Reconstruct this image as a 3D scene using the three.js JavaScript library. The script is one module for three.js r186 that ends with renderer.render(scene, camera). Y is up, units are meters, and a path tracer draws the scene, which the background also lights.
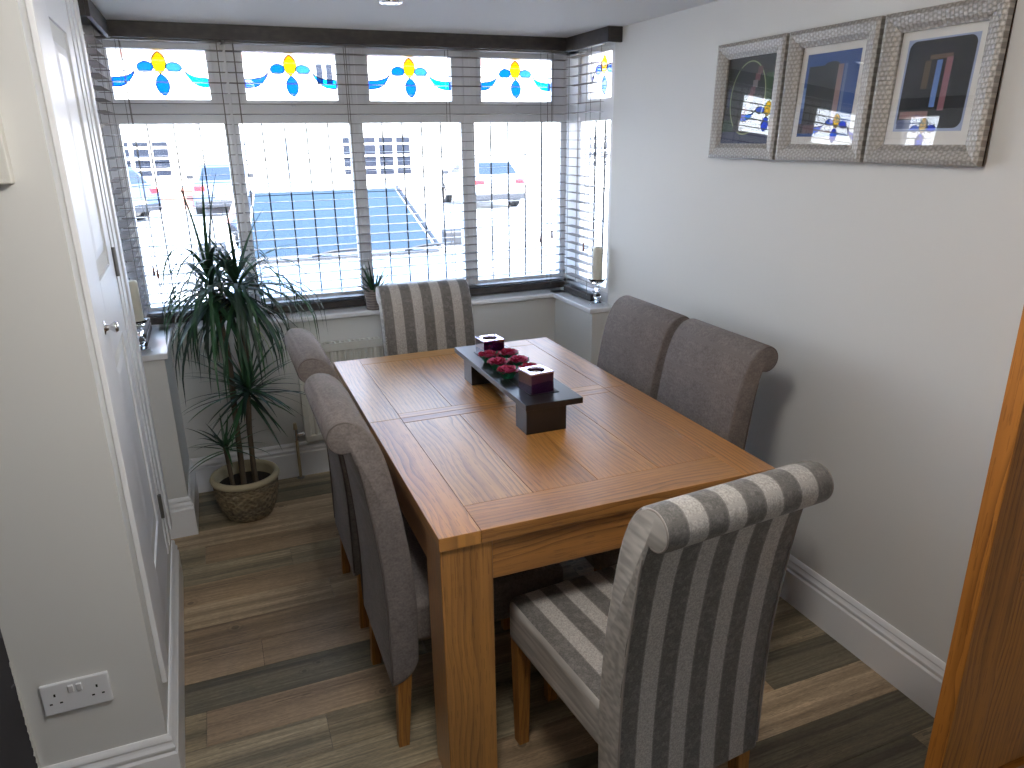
import * as THREE from 'three';
import { RoundedBoxGeometry } from 'three/addons/geometries/RoundedBoxGeometry.js';
import { mergeGeometries, mergeVertices, toCreasedNormals } from 'three/addons/utils/BufferGeometryUtils.js';

// ---------------------------------------------------------------- camera, sky, sun, exposure
const scene = new THREE.Scene();
const camera = new THREE.PerspectiveCamera(55.37, 1024 / 768, 0.05, 200);
camera.position.set(-0.3996, 1.6799, 3.7068);
camera.rotation.set(-0.3257, -0.3785, -0.0124, 'YXZ');
scene.add(camera);
const renderer = new THREE.WebGLRenderer({ antialias: true });
renderer.toneMapping = THREE.LinearToneMapping;
renderer.toneMappingExposure = 1.86;
renderer.shadowMap.enabled = true;

{ // clear summer sky: deep blue overhead, pale towards the horizon, the same all round
  const W = 64, H = 64, d = new Float32Array(W * H * 4);
  for (let j = 0; j < H; j++) {
    const e = ((j + 0.5) / H - 0.5) * Math.PI, h = Math.max(0, Math.sin(e)), k = Math.pow(1 - h, 2.2);
    const c = [1.7 + (6.3 - 1.7) * k, 3.3 + (6.4 - 3.3) * k, 6.0 + (6.5 - 6.0) * k];
    for (let i = 0; i < W; i++) { const o = (j * W + i) * 4; for (let q = 0; q < 3; q++) d[o + q] = c[q]; d[o + 3] = 1; }
  }
  const t = new THREE.DataTexture(d, W, H, THREE.RGBAFormat, THREE.FloatType);
  t.mapping = THREE.EquirectangularReflectionMapping; t.magFilter = t.minFilter = THREE.LinearFilter; t.needsUpdate = true;
  scene.background = t;
}
const sun = new THREE.DirectionalLight(new THREE.Color(1.0, 0.95, 0.87), 16);
sun.position.set(3.0, 22, 15);
sun.target.position.set(0, 0, -6);
sun.castShadow = true;
Object.assign(sun.shadow.camera, { left: -30, right: 30, top: 30, bottom: -30, near: 0.5, far: 80 });
sun.shadow.mapSize.set(4096, 4096);
scene.add(sun, sun.target);

// ---------------------------------------------------------------- helpers
let seed = 7;
const rnd = () => { seed = (seed * 1664525 + 1013904223) >>> 0; return seed / 4294967296; };
const rr = (a, b) => a + (b - a) * rnd();
const hash = (x, y, s) => { let h = (x * 374761393 + y * 668265263 + s * 1442695041) | 0; h = Math.imul(h ^ (h >>> 13), 1274126177); h ^= h >>> 16; return (h >>> 0) / 4294967296; };
function vnoise(x, y, s, px, py) { // value noise, periodic px x py
  const xi = Math.floor(x), yi = Math.floor(y), fx = x - xi, fy = y - yi;
  const u = fx * fx * (3 - 2 * fx), v = fy * fy * (3 - 2 * fy);
  const m = (a, p) => ((a % p) + p) % p;
  const x0 = m(xi, px), x1 = m(xi + 1, px), y0 = m(yi, py), y1 = m(yi + 1, py);
  const a = hash(x0, y0, s), b = hash(x1, y0, s), c = hash(x0, y1, s), d = hash(x1, y1, s);
  return a + (b - a) * u + (c - a) * v + (a - b - c + d) * u * v;
}
function tex(w, h, f, srgb = true) {
  const d = new Uint8Array(w * h * 4);
  for (let j = 0; j < h; j++) for (let i = 0; i < w; i++) {
    const c = f(i / w, j / h), o = (j * w + i) * 4;
    d[o] = Math.max(0, Math.min(255, c[0])); d[o + 1] = Math.max(0, Math.min(255, c[1])); d[o + 2] = Math.max(0, Math.min(255, c[2])); d[o + 3] = 255;
  }
  const t = new THREE.DataTexture(d, w, h, THREE.RGBAFormat);
  t.wrapS = t.wrapT = THREE.RepeatWrapping; t.magFilter = THREE.LinearFilter; t.minFilter = THREE.LinearMipmapLinearFilter; t.generateMipmaps = true;
  if (srgb) t.colorSpace = THREE.SRGBColorSpace;
  t.needsUpdate = true; return t;
}
function canvasTex(w, h, draw) {
  const c = document.createElement('canvas'); c.width = w; c.height = h; draw(c.getContext('2d'), w, h);
  const t = new THREE.CanvasTexture(c); t.colorSpace = THREE.SRGBColorSpace; return t;
}
const std = (o) => new THREE.MeshStandardMaterial(o), phy = (o) => new THREE.MeshPhysicalMaterial(o);
const taken = {};
function numbered(n) { const k = taken[n] = (taken[n] ?? -1) + 1; return k ? n + '_' + String(k).padStart(3, '0') : n; }
function mesh(name, geo, mat, parent) { const m = new THREE.Mesh(geo, mat); m.name = name; m.castShadow = m.receiveShadow = true; parent.add(m); return m; }
function thing(name, label, category, pos = [0, 0, 0], turn = 0, group) {
  const g = new THREE.Group(); g.name = numbered(name); g.position.set(...pos); g.rotation.y = turn; g.userData = { label, category };
  if (group) g.userData.group = group; scene.add(g); return g;
}
function tagMesh(name, geo, mat, label, category, group) { const m = mesh(numbered(name), geo, mat, scene); m.userData = { label, category }; if (group) m.userData.group = group; return m; }
function copyThing(src, label, pos, turn = 0) {
  const c = src.clone(); c.name = numbered(src.name.replace(/_\d{3}$/, '')); c.userData = { ...src.userData, label }; c.position.set(...pos); c.rotation.y = turn; scene.add(c); return c;
}
function structG(name, label) { const g = new THREE.Group(); g.name = name; g.userData = { kind: 'structure', label }; scene.add(g); return g; }
function struct(name, geo, mat, label) { const m = mesh(name, geo, mat, scene); m.userData = { kind: 'structure', label }; return m; }
const bx = (x0, x1, y0, y1, z0, z1, r = 0, s = 1) => { const w = x1 - x0, h = y1 - y0, d = z1 - z0; const g = r ? new RoundedBoxGeometry(w, h, d, s, r) : new THREE.BoxGeometry(w, h, d); return g.translate((x0 + x1) / 2, (y0 + y1) / 2, (z0 + z1) / 2); };
const merge = (l) => mergeGeometries(l.map((g) => { const n = g.index ? g.toNonIndexed() : g; for (const k of Object.keys(n.attributes)) if (!['position', 'normal', 'uv'].includes(k)) n.deleteAttribute(k); return n; }));
const tube = (pts, r, seg = 24, rad = 6) => new THREE.TubeGeometry(new THREE.CatmullRomCurve3(pts.map((p) => new THREE.Vector3(...p))), seg, r, rad, false);
const lathe = (pts, seg = 32) => new THREE.LatheGeometry(pts.map(([r, y]) => new THREE.Vector2(r, y)), seg);
const cyl = (r0, r1, h, seg = 16) => new THREE.CylinderGeometry(r0, r1, h, seg);
// uv in metres for a board whose grain runs along one axis
function grainUV(g, axis, scaleU = 1, scaleV = 1, ou = rnd(), ov = rnd()) {
  const p = g.attributes.position, n = g.attributes.normal, uv = new Float32Array(p.count * 2);
  const others = [0, 1, 2].filter((a) => a !== axis);
  for (let i = 0; i < p.count; i++) {
    const P = [p.getX(i), p.getY(i), p.getZ(i)], N = [Math.abs(n.getX(i)), Math.abs(n.getY(i)), Math.abs(n.getZ(i))];
    let a;
    if (N[axis] > 0.8) { uv[2 * i] = P[others[0]] / scaleU * 0.12 + ou; uv[2 * i + 1] = P[others[1]] / scaleV * 0.3 + ov; continue; }
    a = N[others[0]] > N[others[1]] ? others[1] : others[0];
    uv[2 * i] = P[a] / scaleU + ou; uv[2 * i + 1] = P[axis] / scaleV + ov;
  }
  g.setAttribute('uv', new THREE.BufferAttribute(uv, 2)); return g;
}
const board = (x0, x1, y0, y1, z0, z1, axis, r = 0.0015, su = 0.3, sv = 1.2) => grainUV(bx(x0, x1, y0, y1, z0, z1, r), axis, su, sv);
// a profile polygon [[out, y]...] swept in a straight line from (x0,z0) to (x1,z1); "out" points to the left of the way
function sweepProfile(prof, x0, z0, x1, z1, m0 = 0, m1 = 0) {
  const L = Math.hypot(x1 - x0, z1 - z0), s = new THREE.Shape(prof.map(([a, b]) => new THREE.Vector2(a, b)));
  let g = new THREE.ExtrudeGeometry(s, { depth: L, bevelEnabled: false, steps: 1 });
  { const p = g.attributes.position; for (let i = 0; i < p.count; i++) p.setZ(i, p.getZ(i) < 1e-6 ? -m0 * p.getX(i) : p.getZ(i) + m1 * p.getX(i)); }
  const dir = new THREE.Vector3(x1 - x0, 0, z1 - z0).normalize(), out = new THREE.Vector3(dir.z, 0, -dir.x);
  g.applyMatrix4(new THREE.Matrix4().makeBasis(out, new THREE.Vector3(0, 1, 0), dir).setPosition(x0, 0, z0));
  if (new THREE.Matrix4().makeBasis(out, new THREE.Vector3(0, 1, 0), dir).determinant() < 0) { g = g.toNonIndexed(); }
  return toCreasedNormals(g, 0.5);
}

// ---------------------------------------------------------------- materials
const oakRaw = (u, v, s, c0, c1, c2) => {
  const w = vnoise(v * 3, 0.5, s, 3, 1) - 0.5, n1 = vnoise(u * 4, v * 6, s + 1, 4, 6) - 0.5;
  const du = Math.abs(((u * 1 + 0.18 * w + 1) % 1) - 0.5), dv = vnoise(v * 2, 3.5, s + 2, 2, 4);
  const d = Math.sqrt(du * du * 1.6 + (0.15 + 0.5 * dv) ** 2 * 0.5) + 0.05 * n1;
  const ring = d * 20 + vnoise(u * 10, v * 14, s + 3, 10, 14) * 0.5;
  let l = ring - Math.floor(ring); l = Math.pow(l, 3);
  const pore = vnoise(u * 160, v * 26, s + 4, 160, 26), fine = vnoise(u * 60, v * 8, s + 5, 60, 8), big = vnoise(u * 3, v * 3, s + 6, 3, 3);
  const amp = Math.min(1, du * 10) * (0.14 + 0.66 * Math.pow(vnoise(u * 3, v * 2, s + 8, 3, 2), 1.6));
  let k = amp * l + 0.08 + (pore > 0.78 ? 0.25 : 0) + 0.25 * (fine - 0.5) + 0.3 * (big - 0.5);
  return [0, 1, 2].map((q) => c0[q] + (c1[q] - c0[q]) * Math.max(0, Math.min(1, k)) + (c2[q] - c0[q]) * 0.25 * fine);
};
const oakTex = tex(512, 1024, (u, v) => oakRaw(u, v, 11, [200, 148, 80], [104, 68, 32], [208, 158, 94]));
const oakBump = tex(512, 1024, (u, v) => { const c = oakRaw(u, v, 11, [200, 200, 200], [60, 60, 60], [220, 220, 220]); return c; }, false);
const M = {};
M.oak = ['#ffffff', '#f3e6d8', '#fff1dd', '#ead9c6'].map((c) => phy({ map: oakTex, color: c, roughness: 0.42, bumpMap: oakBump, bumpScale: 0.0002, clearcoat: 0.8, clearcoatRoughness: 0.3 }));
M.oakDoor = std({ map: oakTex, color: '#f0cf9c', roughness: 0.5, bumpMap: oakBump, bumpScale: 0.0003 });
M.chairLeg = std({ map: oakTex, color: '#d8c6a4', roughness: 0.5 });
M.wall = std({ color: '#d9d8d4', roughness: 0.85, bumpMap: tex(256, 256, (u, v) => { const k = 128 + 90 * (vnoise(u * 64, v * 64, 3, 64, 64) - 0.5) + 60 * (vnoise(u * 20, v * 20, 4, 20, 20) - 0.5); return [k, k, k]; }, false), bumpScale: 0.0004 });
M.ceiling = std({ color: '#e0e0de', roughness: 0.8 });
M.gloss = phy({ color: '#efeff0', roughness: 0.32, clearcoat: 0.3, clearcoatRoughness: 0.2 });
M.doorWhite = phy({ color: '#e0e0e2', roughness: 0.45, clearcoat: 0.15, clearcoatRoughness: 0.3 });
M.upvc = std({ color: '#e6e6e8', roughness: 0.4 });
M.plastic = std({ color: '#e4e5e8', roughness: 0.3 });
M.black = std({ color: '#0b0b0c', roughness: 0.6 });
M.lead = std({ color: '#26282c', roughness: 0.6, metalness: 0.4 });
M.chrome = std({ color: '#e0e0e2', roughness: 0.12, metalness: 1 });
M.brass = std({ color: '#b08a4a', roughness: 0.35, metalness: 0.9 });
M.pipe = std({ color: '#b3a283', roughness: 0.4, metalness: 0.2 });
M.steel = std({ color: '#8c8a86', roughness: 0.35, metalness: 1 });
M.pane = phy({ color: '#ffffff', transmission: 1, thickness: 0, roughness: 0, ior: 1.45 });
M.glass = phy({ color: '#ffffff', transmission: 1, thickness: 0.03, roughness: 0.02, ior: 1.5 });
const sgMat = (c) => phy({ color: c, transmission: 1, thickness: 0, roughness: 0.02, ior: 1.45 });
M.sgYellow = sgMat('#f0d838'); M.sgBlue = sgMat('#2c82e2'); M.sgSky = sgMat('#2ab2f0'); M.sgPale = sgMat('#5f96de');
const slatTex = tex(256, 64, (u, v) => { const k = 0.8 + 0.35 * vnoise(u * 6, v * 40, 5, 6, 40) + 0.15 * (vnoise(u * 30, v * 64, 6, 30, 64) - 0.5); return [106 * k, 98 * k, 93 * k]; });
M.slat = std({ map: slatTex, roughness: 0.45 });
M.valance = std({ map: slatTex, color: '#8c8884', roughness: 0.5 });
M.cord = std({ color: '#7d7974', roughness: 0.9 });
M.tassel = std({ color: '#5a2e1c', roughness: 0.5 });
const fabricTone = (c, s, amt) => tex(256, 256, (u, v) => { const k = 1 + amt * (vnoise(u * 128, v * 128, s, 128, 128) - 0.5) + 0.6 * amt * (vnoise(u * 40, v * 90, s + 1, 40, 90) - 0.5) + 0.35 * amt * (vnoise(u * 8, v * 8, s + 2, 8, 8) - 0.5); return c.map((q) => q * k); });
const weave = tex(256, 256, (u, v) => { const k = 128 + 100 * (vnoise(u * 128, v * 128, 31, 128, 128) - 0.5) + 50 * (vnoise(u * 60, v * 60, 33, 60, 60) - 0.5); return [k, k, k]; }, false);
const fabric = (c, s, amt = 0.2) => phy({ map: fabricTone(c, s, amt), bumpMap: weave, bumpScale: 0.0003, roughness: 0.95, sheen: 0.35, sheenRoughness: 0.6, sheenColor: new THREE.Color(0.55, 0.52, 0.52) });
M.taupe = fabric([118, 110, 106], 41);
M.taupePipe = fabric([96, 88, 84], 43);
// woven stripes: nine bands across the chair, the dark ones damask-mottled
const stripeTex = tex(512, 512, (u, v) => {
  const b = Math.floor(u * 9), dark = b % 2 === 0, e = Math.abs(u * 9 - Math.round(u * 9));
  const n = vnoise(u * 180, v * 180, 51, 180, 180) - 0.5, m = vnoise(u * 44, v * 40, 52, 44, 40), k = 1 + 0.28 * n;
  let c = dark ? [104, 101, 97] : [172, 167, 161];
  if (dark && m > 0.62) c = [116, 112, 108];
  if (e < 0.03) c = [128, 123, 118];
  return c.map((q) => q * k);
});
M.stripe = phy({ map: stripeTex, bumpMap: weave, bumpScale: 0.0003, roughness: 0.6, sheen: 1, sheenRoughness: 0.35, sheenColor: new THREE.Color(0.55, 0.54, 0.53) });
M.stripePipe = fabric([150, 142, 136], 45, 0.2);
// vinyl plank tones
const plankTone = (c0, c1, s) => tex(1024, 256, (u, v) => {
  const w = 0.05 * (vnoise(u * 5, v * 2, s, 5, 2) - 0.5);
  const st = vnoise(u * 6, (v + w) * 24, s + 1, 6, 24), st2 = vnoise(u * 20, (v + w) * 90, s + 2, 20, 90), band = vnoise(u * 2, (v + w) * 5, s + 3, 2, 5), rough = vnoise(u * 150, v * 60, s + 4, 150, 60);
  let k = Math.max(0, Math.min(1, 0.5 + 0.75 * (band - 0.5) + 0.55 * (st - 0.5) + 0.3 * (st2 - 0.5)));
  let d = 1 + 0.14 * (rough - 0.5);
  for (let q = 0; q < 2; q++) { // knots
    const ku = hash(q, 1, s), kv = 0.15 + 0.7 * hash(q, 2, s), r = Math.hypot((u - ku) * 1.3, (v - kv) * 0.16) / (0.008 + 0.009 * hash(q, 3, s));
    if (r < 3) d *= r < 0.8 ? 0.78 : 1 - 0.18 * Math.max(0, Math.cos(r * 4)) * Math.max(0, 1 - r / 3);
  }
  if (st2 > 0.8 && st > 0.5) d *= 0.75;
  return [0, 1, 2].map((q) => (c0[q] + (c1[q] - c0[q]) * k) * d);
});
M.planks = [plankTone([98, 88, 68], [164, 148, 118], 61), plankTone([138, 120, 96], [206, 182, 148], 71), plankTone([80, 74, 60], [136, 126, 102], 81), plankTone([120, 102, 80], [182, 156, 124], 91), plankTone([104, 96, 78], [190, 172, 140], 101)]
  .map((t) => std({ map: t, roughness: 0.42, bumpMap: t, bumpScale: 0.0003 }));
M.subfloor = std({ color: '#1c1814', roughness: 0.9 });

// ---------------------------------------------------------------- room shell
const XR = 1.4475, XL = -0.79, CE = 2.15, ZB = 0.02, REAR = 6.4;
struct('ceiling', merge([bx(-1.3, 1.8, CE, CE + 0.25, -0.3, REAR + 0.3)]), M.ceiling, 'plain white ceiling');
// floor of vinyl planks running across the room
{
  const floor = struct('floor', bx(-1.3, 1.8, -0.3, -0.008, -0.1, REAR + 0.3), M.subfloor, 'wood-effect plank floor in mixed grey and brown');
  const L = 1.22, Wd = 0.15, variants = [];
  for (let k = 0; k < 10; k++) {
    const g = new THREE.BoxGeometry(L - 0.0012, 0.008, Wd - 0.0012), p = g.attributes.position, uv = g.attributes.uv, ov = rnd(), flip = k % 2 ? -1 : 1;
    for (let i = 0; i < p.count; i++) uv.setXY(i, flip * p.getX(i) / 1.4 + ov * 7, p.getZ(i) / 0.15 + 0.5);
    variants.push(g);
  }
  let row = 0;
  const seq = [0, 1, 2, 3, 0, 4, 2, 1, 2, 3, 4, 0, 1, 2, 3, 2, 4, 0];
  for (let z = 0.0; z < REAR; z += Wd, row++) {
    const off = [0.1, 0.62, 0.33, 0.9, 0.48, 0.2, 0.75][row % 7] * L;
    for (let c = -1; c < 3; c++) {
      const x0 = -1.25 - off + c * L + L, x1 = x0 + L;
      if (x1 < -1.2 || x0 > 1.7) continue;
      const m = mesh('plank', variants[Math.floor(rnd() * 10)], M.planks[rnd() < 0.65 ? seq[(row + (c + 1) * 5) % seq.length] : Math.floor(rnd() * 5)], floor);
      m.position.set((x0 + x1) / 2, -0.004, z + Wd / 2);
    }
  }
}
struct('wall_right', merge([bx(XR, XR + 0.25, -0.3, CE, 0.42, REAR + 0.3), bx(1.335, XR + 0.1, -0.3, 0.835, -0.3, 0.465), bx(XR + 0.02, XR + 0.25, -0.3, 0.86, -0.3, 0.42), bx(XR, XR + 0.25, 2.10, CE, -0.3, 0.42)]), M.wall, 'off-white painted wall with three silver picture frames');
struct('wall_back', merge([bx(-1.05, 1.7, -0.5, 0.835, -0.3, ZB), bx(-1.05, 1.7, 2.10, CE, -0.3, -0.06)]), M.wall, 'low off-white wall under the bay window');
struct('wall_left', merge([bx(-1.05, XL, -0.3, CE, 0.42, 1.0), bx(-1.05, -0.662, -0.3, 0.835, -0.3, 0.455), bx(-1.05, XL, 2.10, CE, -0.3, 0.42)]), M.wall, 'off-white wall left of the bay');
// built-in cupboard block with a slightly angled side
const faceA = new THREE.Vector2(-0.69, 1.92), faceB = new THREE.Vector2(-0.717, 0.84);
{
  const s = new THREE.Shape([[-1.3, -1.92], [-0.69, -1.92], [-0.717, -0.84], [-1.3, -0.84]].map(([x, y]) => new THREE.Vector2(x, y)));
  const g = new THREE.ExtrudeGeometry(s, { depth: CE, bevelEnabled: false }); g.rotateX(-Math.PI / 2);
  struct('wall_cupboard', g, M.wall, 'off-white boxed-in cupboard wall with a socket on its near side');
}
const paperTex = canvasTex(1024, 1024, (c, w, h) => {
  c.fillStyle = '#2b2a30'; c.fillRect(0, 0, w, h);
  const leaf = (x, y, a, L, W, col) => { c.save(); c.translate(x, y); c.rotate(a); c.fillStyle = col; c.beginPath(); c.moveTo(0, 0); c.quadraticCurveTo(W, -L * 0.45, 0, -L); c.quadraticCurveTo(-W, -L * 0.45, 0, 0); c.fill(); c.strokeStyle = '#3a3940'; c.lineWidth = 4; c.beginPath(); c.moveTo(0, 0); c.lineTo(0, -L * 0.9); c.stroke(); c.restore(); };
  for (let k = 0; k < 26; k++) {
    const x = hash(k, 1, 5) * w, y = hash(k, 2, 5) * h, a = hash(k, 3, 5) * 6.28;
    c.strokeStyle = '#55545a'; c.lineWidth = 6; c.beginPath(); c.moveTo(x, y); c.bezierCurveTo(x + 90, y - 40, x + 60, y - 160, x + 160, y - 190); c.stroke();
    leaf(x, y, a, 170, 62, k % 2 ? '#4c4a50' : '#5c5a5c'); leaf(x, y, a + 1.1, 130, 48, '#45444a');
  }
});
paperTex.wrapS = paperTex.wrapT = THREE.RepeatWrapping;
{
  const g = bx(-1.3, -0.985, -0.3, CE, 1.9, REAR + 0.3), p = g.attributes.position, uv = g.attributes.uv;
  for (let i = 0; i < p.count; i++) uv.setXY(i, p.getZ(i) / 1.0, p.getY(i) / 1.0);
  struct('wall_wallpapered', g, std({ map: paperTex, roughness: 0.8 }), 'dark wallpaper with grey leaves at the lower left photo edge');
  // rough edge of filler where the dark paper meets the painted wall
  const pts = [[0, 0]]; for (let k = 0; k <= 40; k++) { const y = 0.19 + k * 0.008; pts.push([0.004 + 0.010 * (k % 3 === 0 ? 1 : 0.35) * rr(0.5, 1.2) * (k < 30 ? 1 : 0.3), y]); }
  pts[0] = [0, 0.19]; pts.push([0, 0.19 + 0.32]);
  const e = new THREE.ExtrudeGeometry(new THREE.Shape(pts.map(([a, b]) => new THREE.Vector2(a, b))), { depth: 0.003, bevelEnabled: false });
  e.rotateY(-Math.PI / 2); e.translate(-0.982, 0, 1.92);
  struct('trim_1', e, M.wall, 'ragged painted edge beside the dark wallpaper');
}
// rear wall with a window behind the viewer
struct('wall_rear', merge([bx(-1.3, 0.5, -0.3, CE, REAR, REAR + 0.2), bx(1.0, 1.8, -0.3, CE, REAR, REAR + 0.2), bx(0.5, 1.0, 2.0, CE, REAR, REAR + 0.2), bx(0.5, 1.0, -0.3, 1.05, REAR, REAR + 0.2)]), M.wall, 'rear wall behind the viewer');
{
  const w = structG('window_4', 'casement window behind the viewer'), z0 = REAR + 0.05, z1 = REAR + 0.12;
  mesh('window_frame', merge([bx(0.5, 0.55, 1.05, 2, z0, z1), bx(0.94, 1.0, 1.05, 2, z0, z1), bx(0.5, 1.0, 1.05, 1.11, z0, z1), bx(0.5, 1.0, 1.94, 2, z0, z1)]), M.upvc, w);
  mesh('pane', bx(0.55, 0.94, 1.11, 1.94, REAR + 0.083, REAR + 0.087), M.pane, w);
}
// skirting boards
const skirt = [[0, 0], [0.019, 0], [0.019, 0.128], [0.013, 0.134], [0.013, 0.139], [0.017, 0.143], [0.017, 0.150], [0.012, 0.157], [0.010, 0.164], [0.012, 0.170], [0.010, 0.178], [0.004, 0.185], [0, 0.185]];
const base = (name, a, b, label, m0, m1) => struct(name, sweepProfile(skirt, a[0], a[1], b[0], b[1], m0, m1), M.gloss, label);
base('baseboard_right', [XR, REAR], [XR, 0.465], 'white moulded skirting board along the right wall', 0, -1);
base('baseboard_back', [1.335, ZB], [-0.662, ZB], 'white moulded skirting board below the bay window', -1, -1);
struct('baseboard_left', merge([sweepProfile(skirt, -0.662, ZB, -0.662, 0.455, -1, 1), sweepProfile(skirt, -0.662, 0.455, -0.79, 0.455, 1, 0)]), M.gloss, 'white skirting board round the end of the low left wall');
base('baseboard_cupboard', [faceB.x, faceB.y], [faceA.x, faceA.y], 'white skirting board below the cupboard door', 1, 1);
base('baseboard_socket_side', [faceA.x, 1.92], [-0.985, 1.92], 'white skirting board below the wall socket', 1, 0);
struct('baseboard_bay', merge([sweepProfile(skirt, 1.335, 0.465, 1.335, ZB, 1, -1), sweepProfile(skirt, XR, 0.465, 1.335, 0.465, -1, 1)]), M.gloss, 'white skirting board round the low right wall');
// window sills with a rounded nose
{
  const nose = (w) => [[-0.2, 0.822], [w - 0.006, 0.822], [w, 0.828], [w, 0.842], [w - 0.006, 0.848], [-0.2, 0.848]];
  struct('trim_2', sweepProfile(nose(0.0), 1.40, 0.042, -0.70, 0.042), M.gloss, 'white front window sill');
  struct('trim_3', merge([bx(1.316, XR + 0.06, 0.822, 0.848, -0.05, 0.478, 0.006, 2)]), M.gloss, 'white right-hand window sill');
  struct('trim_4', merge([bx(-0.86, -0.645, 0.822, 0.848, -0.05, 0.472, 0.006, 2)]), M.gloss, 'white left-hand window sill');
}

// ---------------------------------------------------------------- windows
const GZ = -0.16, FD = [-0.20, -0.125]; // glass plane, frame depth
const T0 = 2.065, T1 = 1.856, L0 = 1.753, L1 = 0.924, FT = 2.13, FB = 0.848;
// flower of stained glass: shapes in a pane whose centre is (cx, cy), half width hw
const petal = (pts) => { const s = new THREE.Shape(); s.moveTo(...pts[0]); for (let i = 1; i < pts.length; i += 2) s.quadraticCurveTo(...pts[i], ...pts[(i + 1) % pts.length]); return s; };
function stainedGlass(parent, cx, cy, hw, place) {
  const k = 1, put = (name, shape, mat) => {
    const g = new THREE.ExtrudeGeometry(shape, { depth: 0.002, bevelEnabled: false, curveSegments: 8 }); g.translate(cx, cy, 0.0025);
    const m = mesh(name, place(g), mat, parent);
    const pts = shape.getPoints(8).map((p) => new THREE.Vector3(p.x + cx, p.y + cy, 0.0045)); pts.push(pts[0].clone());
    const path = new THREE.CurvePath(); for (let i = 0; i + 1 < pts.length; i++) if (pts[i].distanceTo(pts[i + 1]) > 1e-5) path.add(new THREE.LineCurve3(pts[i], pts[i + 1]));
    mesh('lead_outline', place(new THREE.TubeGeometry(path, pts.length * 2, 0.0024, 4, false)), M.lead, m);
  };
  const eye = (x, y, L, w, a, fat = 0.55) => { // pointed oval, tip towards angle a
    const s = new THREE.Shape(), c = Math.cos(a), n = Math.sin(a), T = (u, v) => [x + u * c - v * n, y + u * n + v * c], h = L / 2;
    s.moveTo(...T(-h, 0)); s.bezierCurveTo(...T(-h * fat, w * 0.68), ...T(h * fat, w * 0.68), ...T(h, 0)); s.bezierCurveTo(...T(h * fat, -w * 0.68), ...T(-h * fat, -w * 0.68), ...T(-h, 0)); return s; };
  put('glass_bud', eye(0, 0.040, 0.092, 0.056, Math.PI / 2), M.sgYellow);
  put('glass_petal', eye(-0.058, 0.022, 0.068, 0.044, 0.08, 0.8), M.sgBlue);
  put('glass_petal', eye(0.058, 0.022, 0.070, 0.040, -0.08, 0.7), M.sgPale);
  put('glass_petal', eye(0.004, -0.052, 0.092, 0.054, -Math.PI / 2 + 0.06), M.sgBlue);
  const e = Math.max(0.125, hw - 0.001), swag = (d) => { const s = new THREE.Shape(); s.moveTo(d * 0.098, 0.010); s.bezierCurveTo(d * 0.118, -0.012, d * 0.14, -0.022, d * e, -0.022); s.lineTo(d * e, -0.060); s.bezierCurveTo(d * 0.15, -0.062, d * 0.125, -0.045, d * 0.098, 0.010); return s; };
  put('glass_swag', swag(-1), M.sgBlue); put('glass_swag', swag(1), M.sgSky);
  mesh('lead_strip', place(bx(cx - 0.026, cx + 0.026, cy + 0.036, cy + 0.039, 0.003, 0.006)), M.lead, parent);
}
// one glazed light in local axes (x along, y up, +z towards the room), then placed
function casement(win, x0, x1, y0, y1, place, lead) {
  const c = mesh('casement', place(merge([bx(x0 - 0.022, x0, y0 - 0.022, y1 + 0.022, -0.02, 0.03), bx(x1, x1 + 0.022, y0 - 0.022, y1 + 0.022, -0.02, 0.03), bx(x0, x1, y1, y1 + 0.022, -0.02, 0.03), bx(x0, x1, y0 - 0.022, y0, -0.02, 0.03)])), M.upvc, win);
  mesh('pane', place(bx(x0 - 0.004, x1 + 0.004, y0 - 0.004, y1 + 0.004, -0.002, 0.002)), M.pane, c);
  if (lead) {
    const n = Math.max(1, Math.round((x1 - x0) / 0.105));
    for (let i = 1; i < n; i++) { const x = x0 + (x1 - x0) * i / n; mesh('lead_strip', place(bx(x - 0.0032, x + 0.0032, y0, y1, -0.0045, 0.0045)), M.lead, c); }
    for (let i = 1; i < 5; i++) { const y = y0 + (y1 - y0) * i / 5; mesh('lead_strip', place(bx(x0, x1, y - 0.0018, y + 0.0018, -0.004, 0.004)), M.lead, c); }
  } else stainedGlass(c, (x0 + x1) / 2, (y0 + y1) / 2 + 0.01, (x1 - x0) / 2, place);
}
function frameSet(win, xs, xe, mull, place) {
  const f = [bx(xs, xe, T0 + 0.02, FT, -0.04, 0.035), bx(xs, xe, FB, L1 - 0.02, -0.04, 0.035), bx(xs, xe, L0 + 0.02, T1 - 0.02, -0.038, 0.033)];
  mesh('window_frame', place(merge(f)), M.upvc, win);
  for (const [a, b] of mull) mesh('mullion', place(bx(a, b, FB, FT, -0.04, 0.035, 0.006)), M.upvc, win);
}
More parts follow.
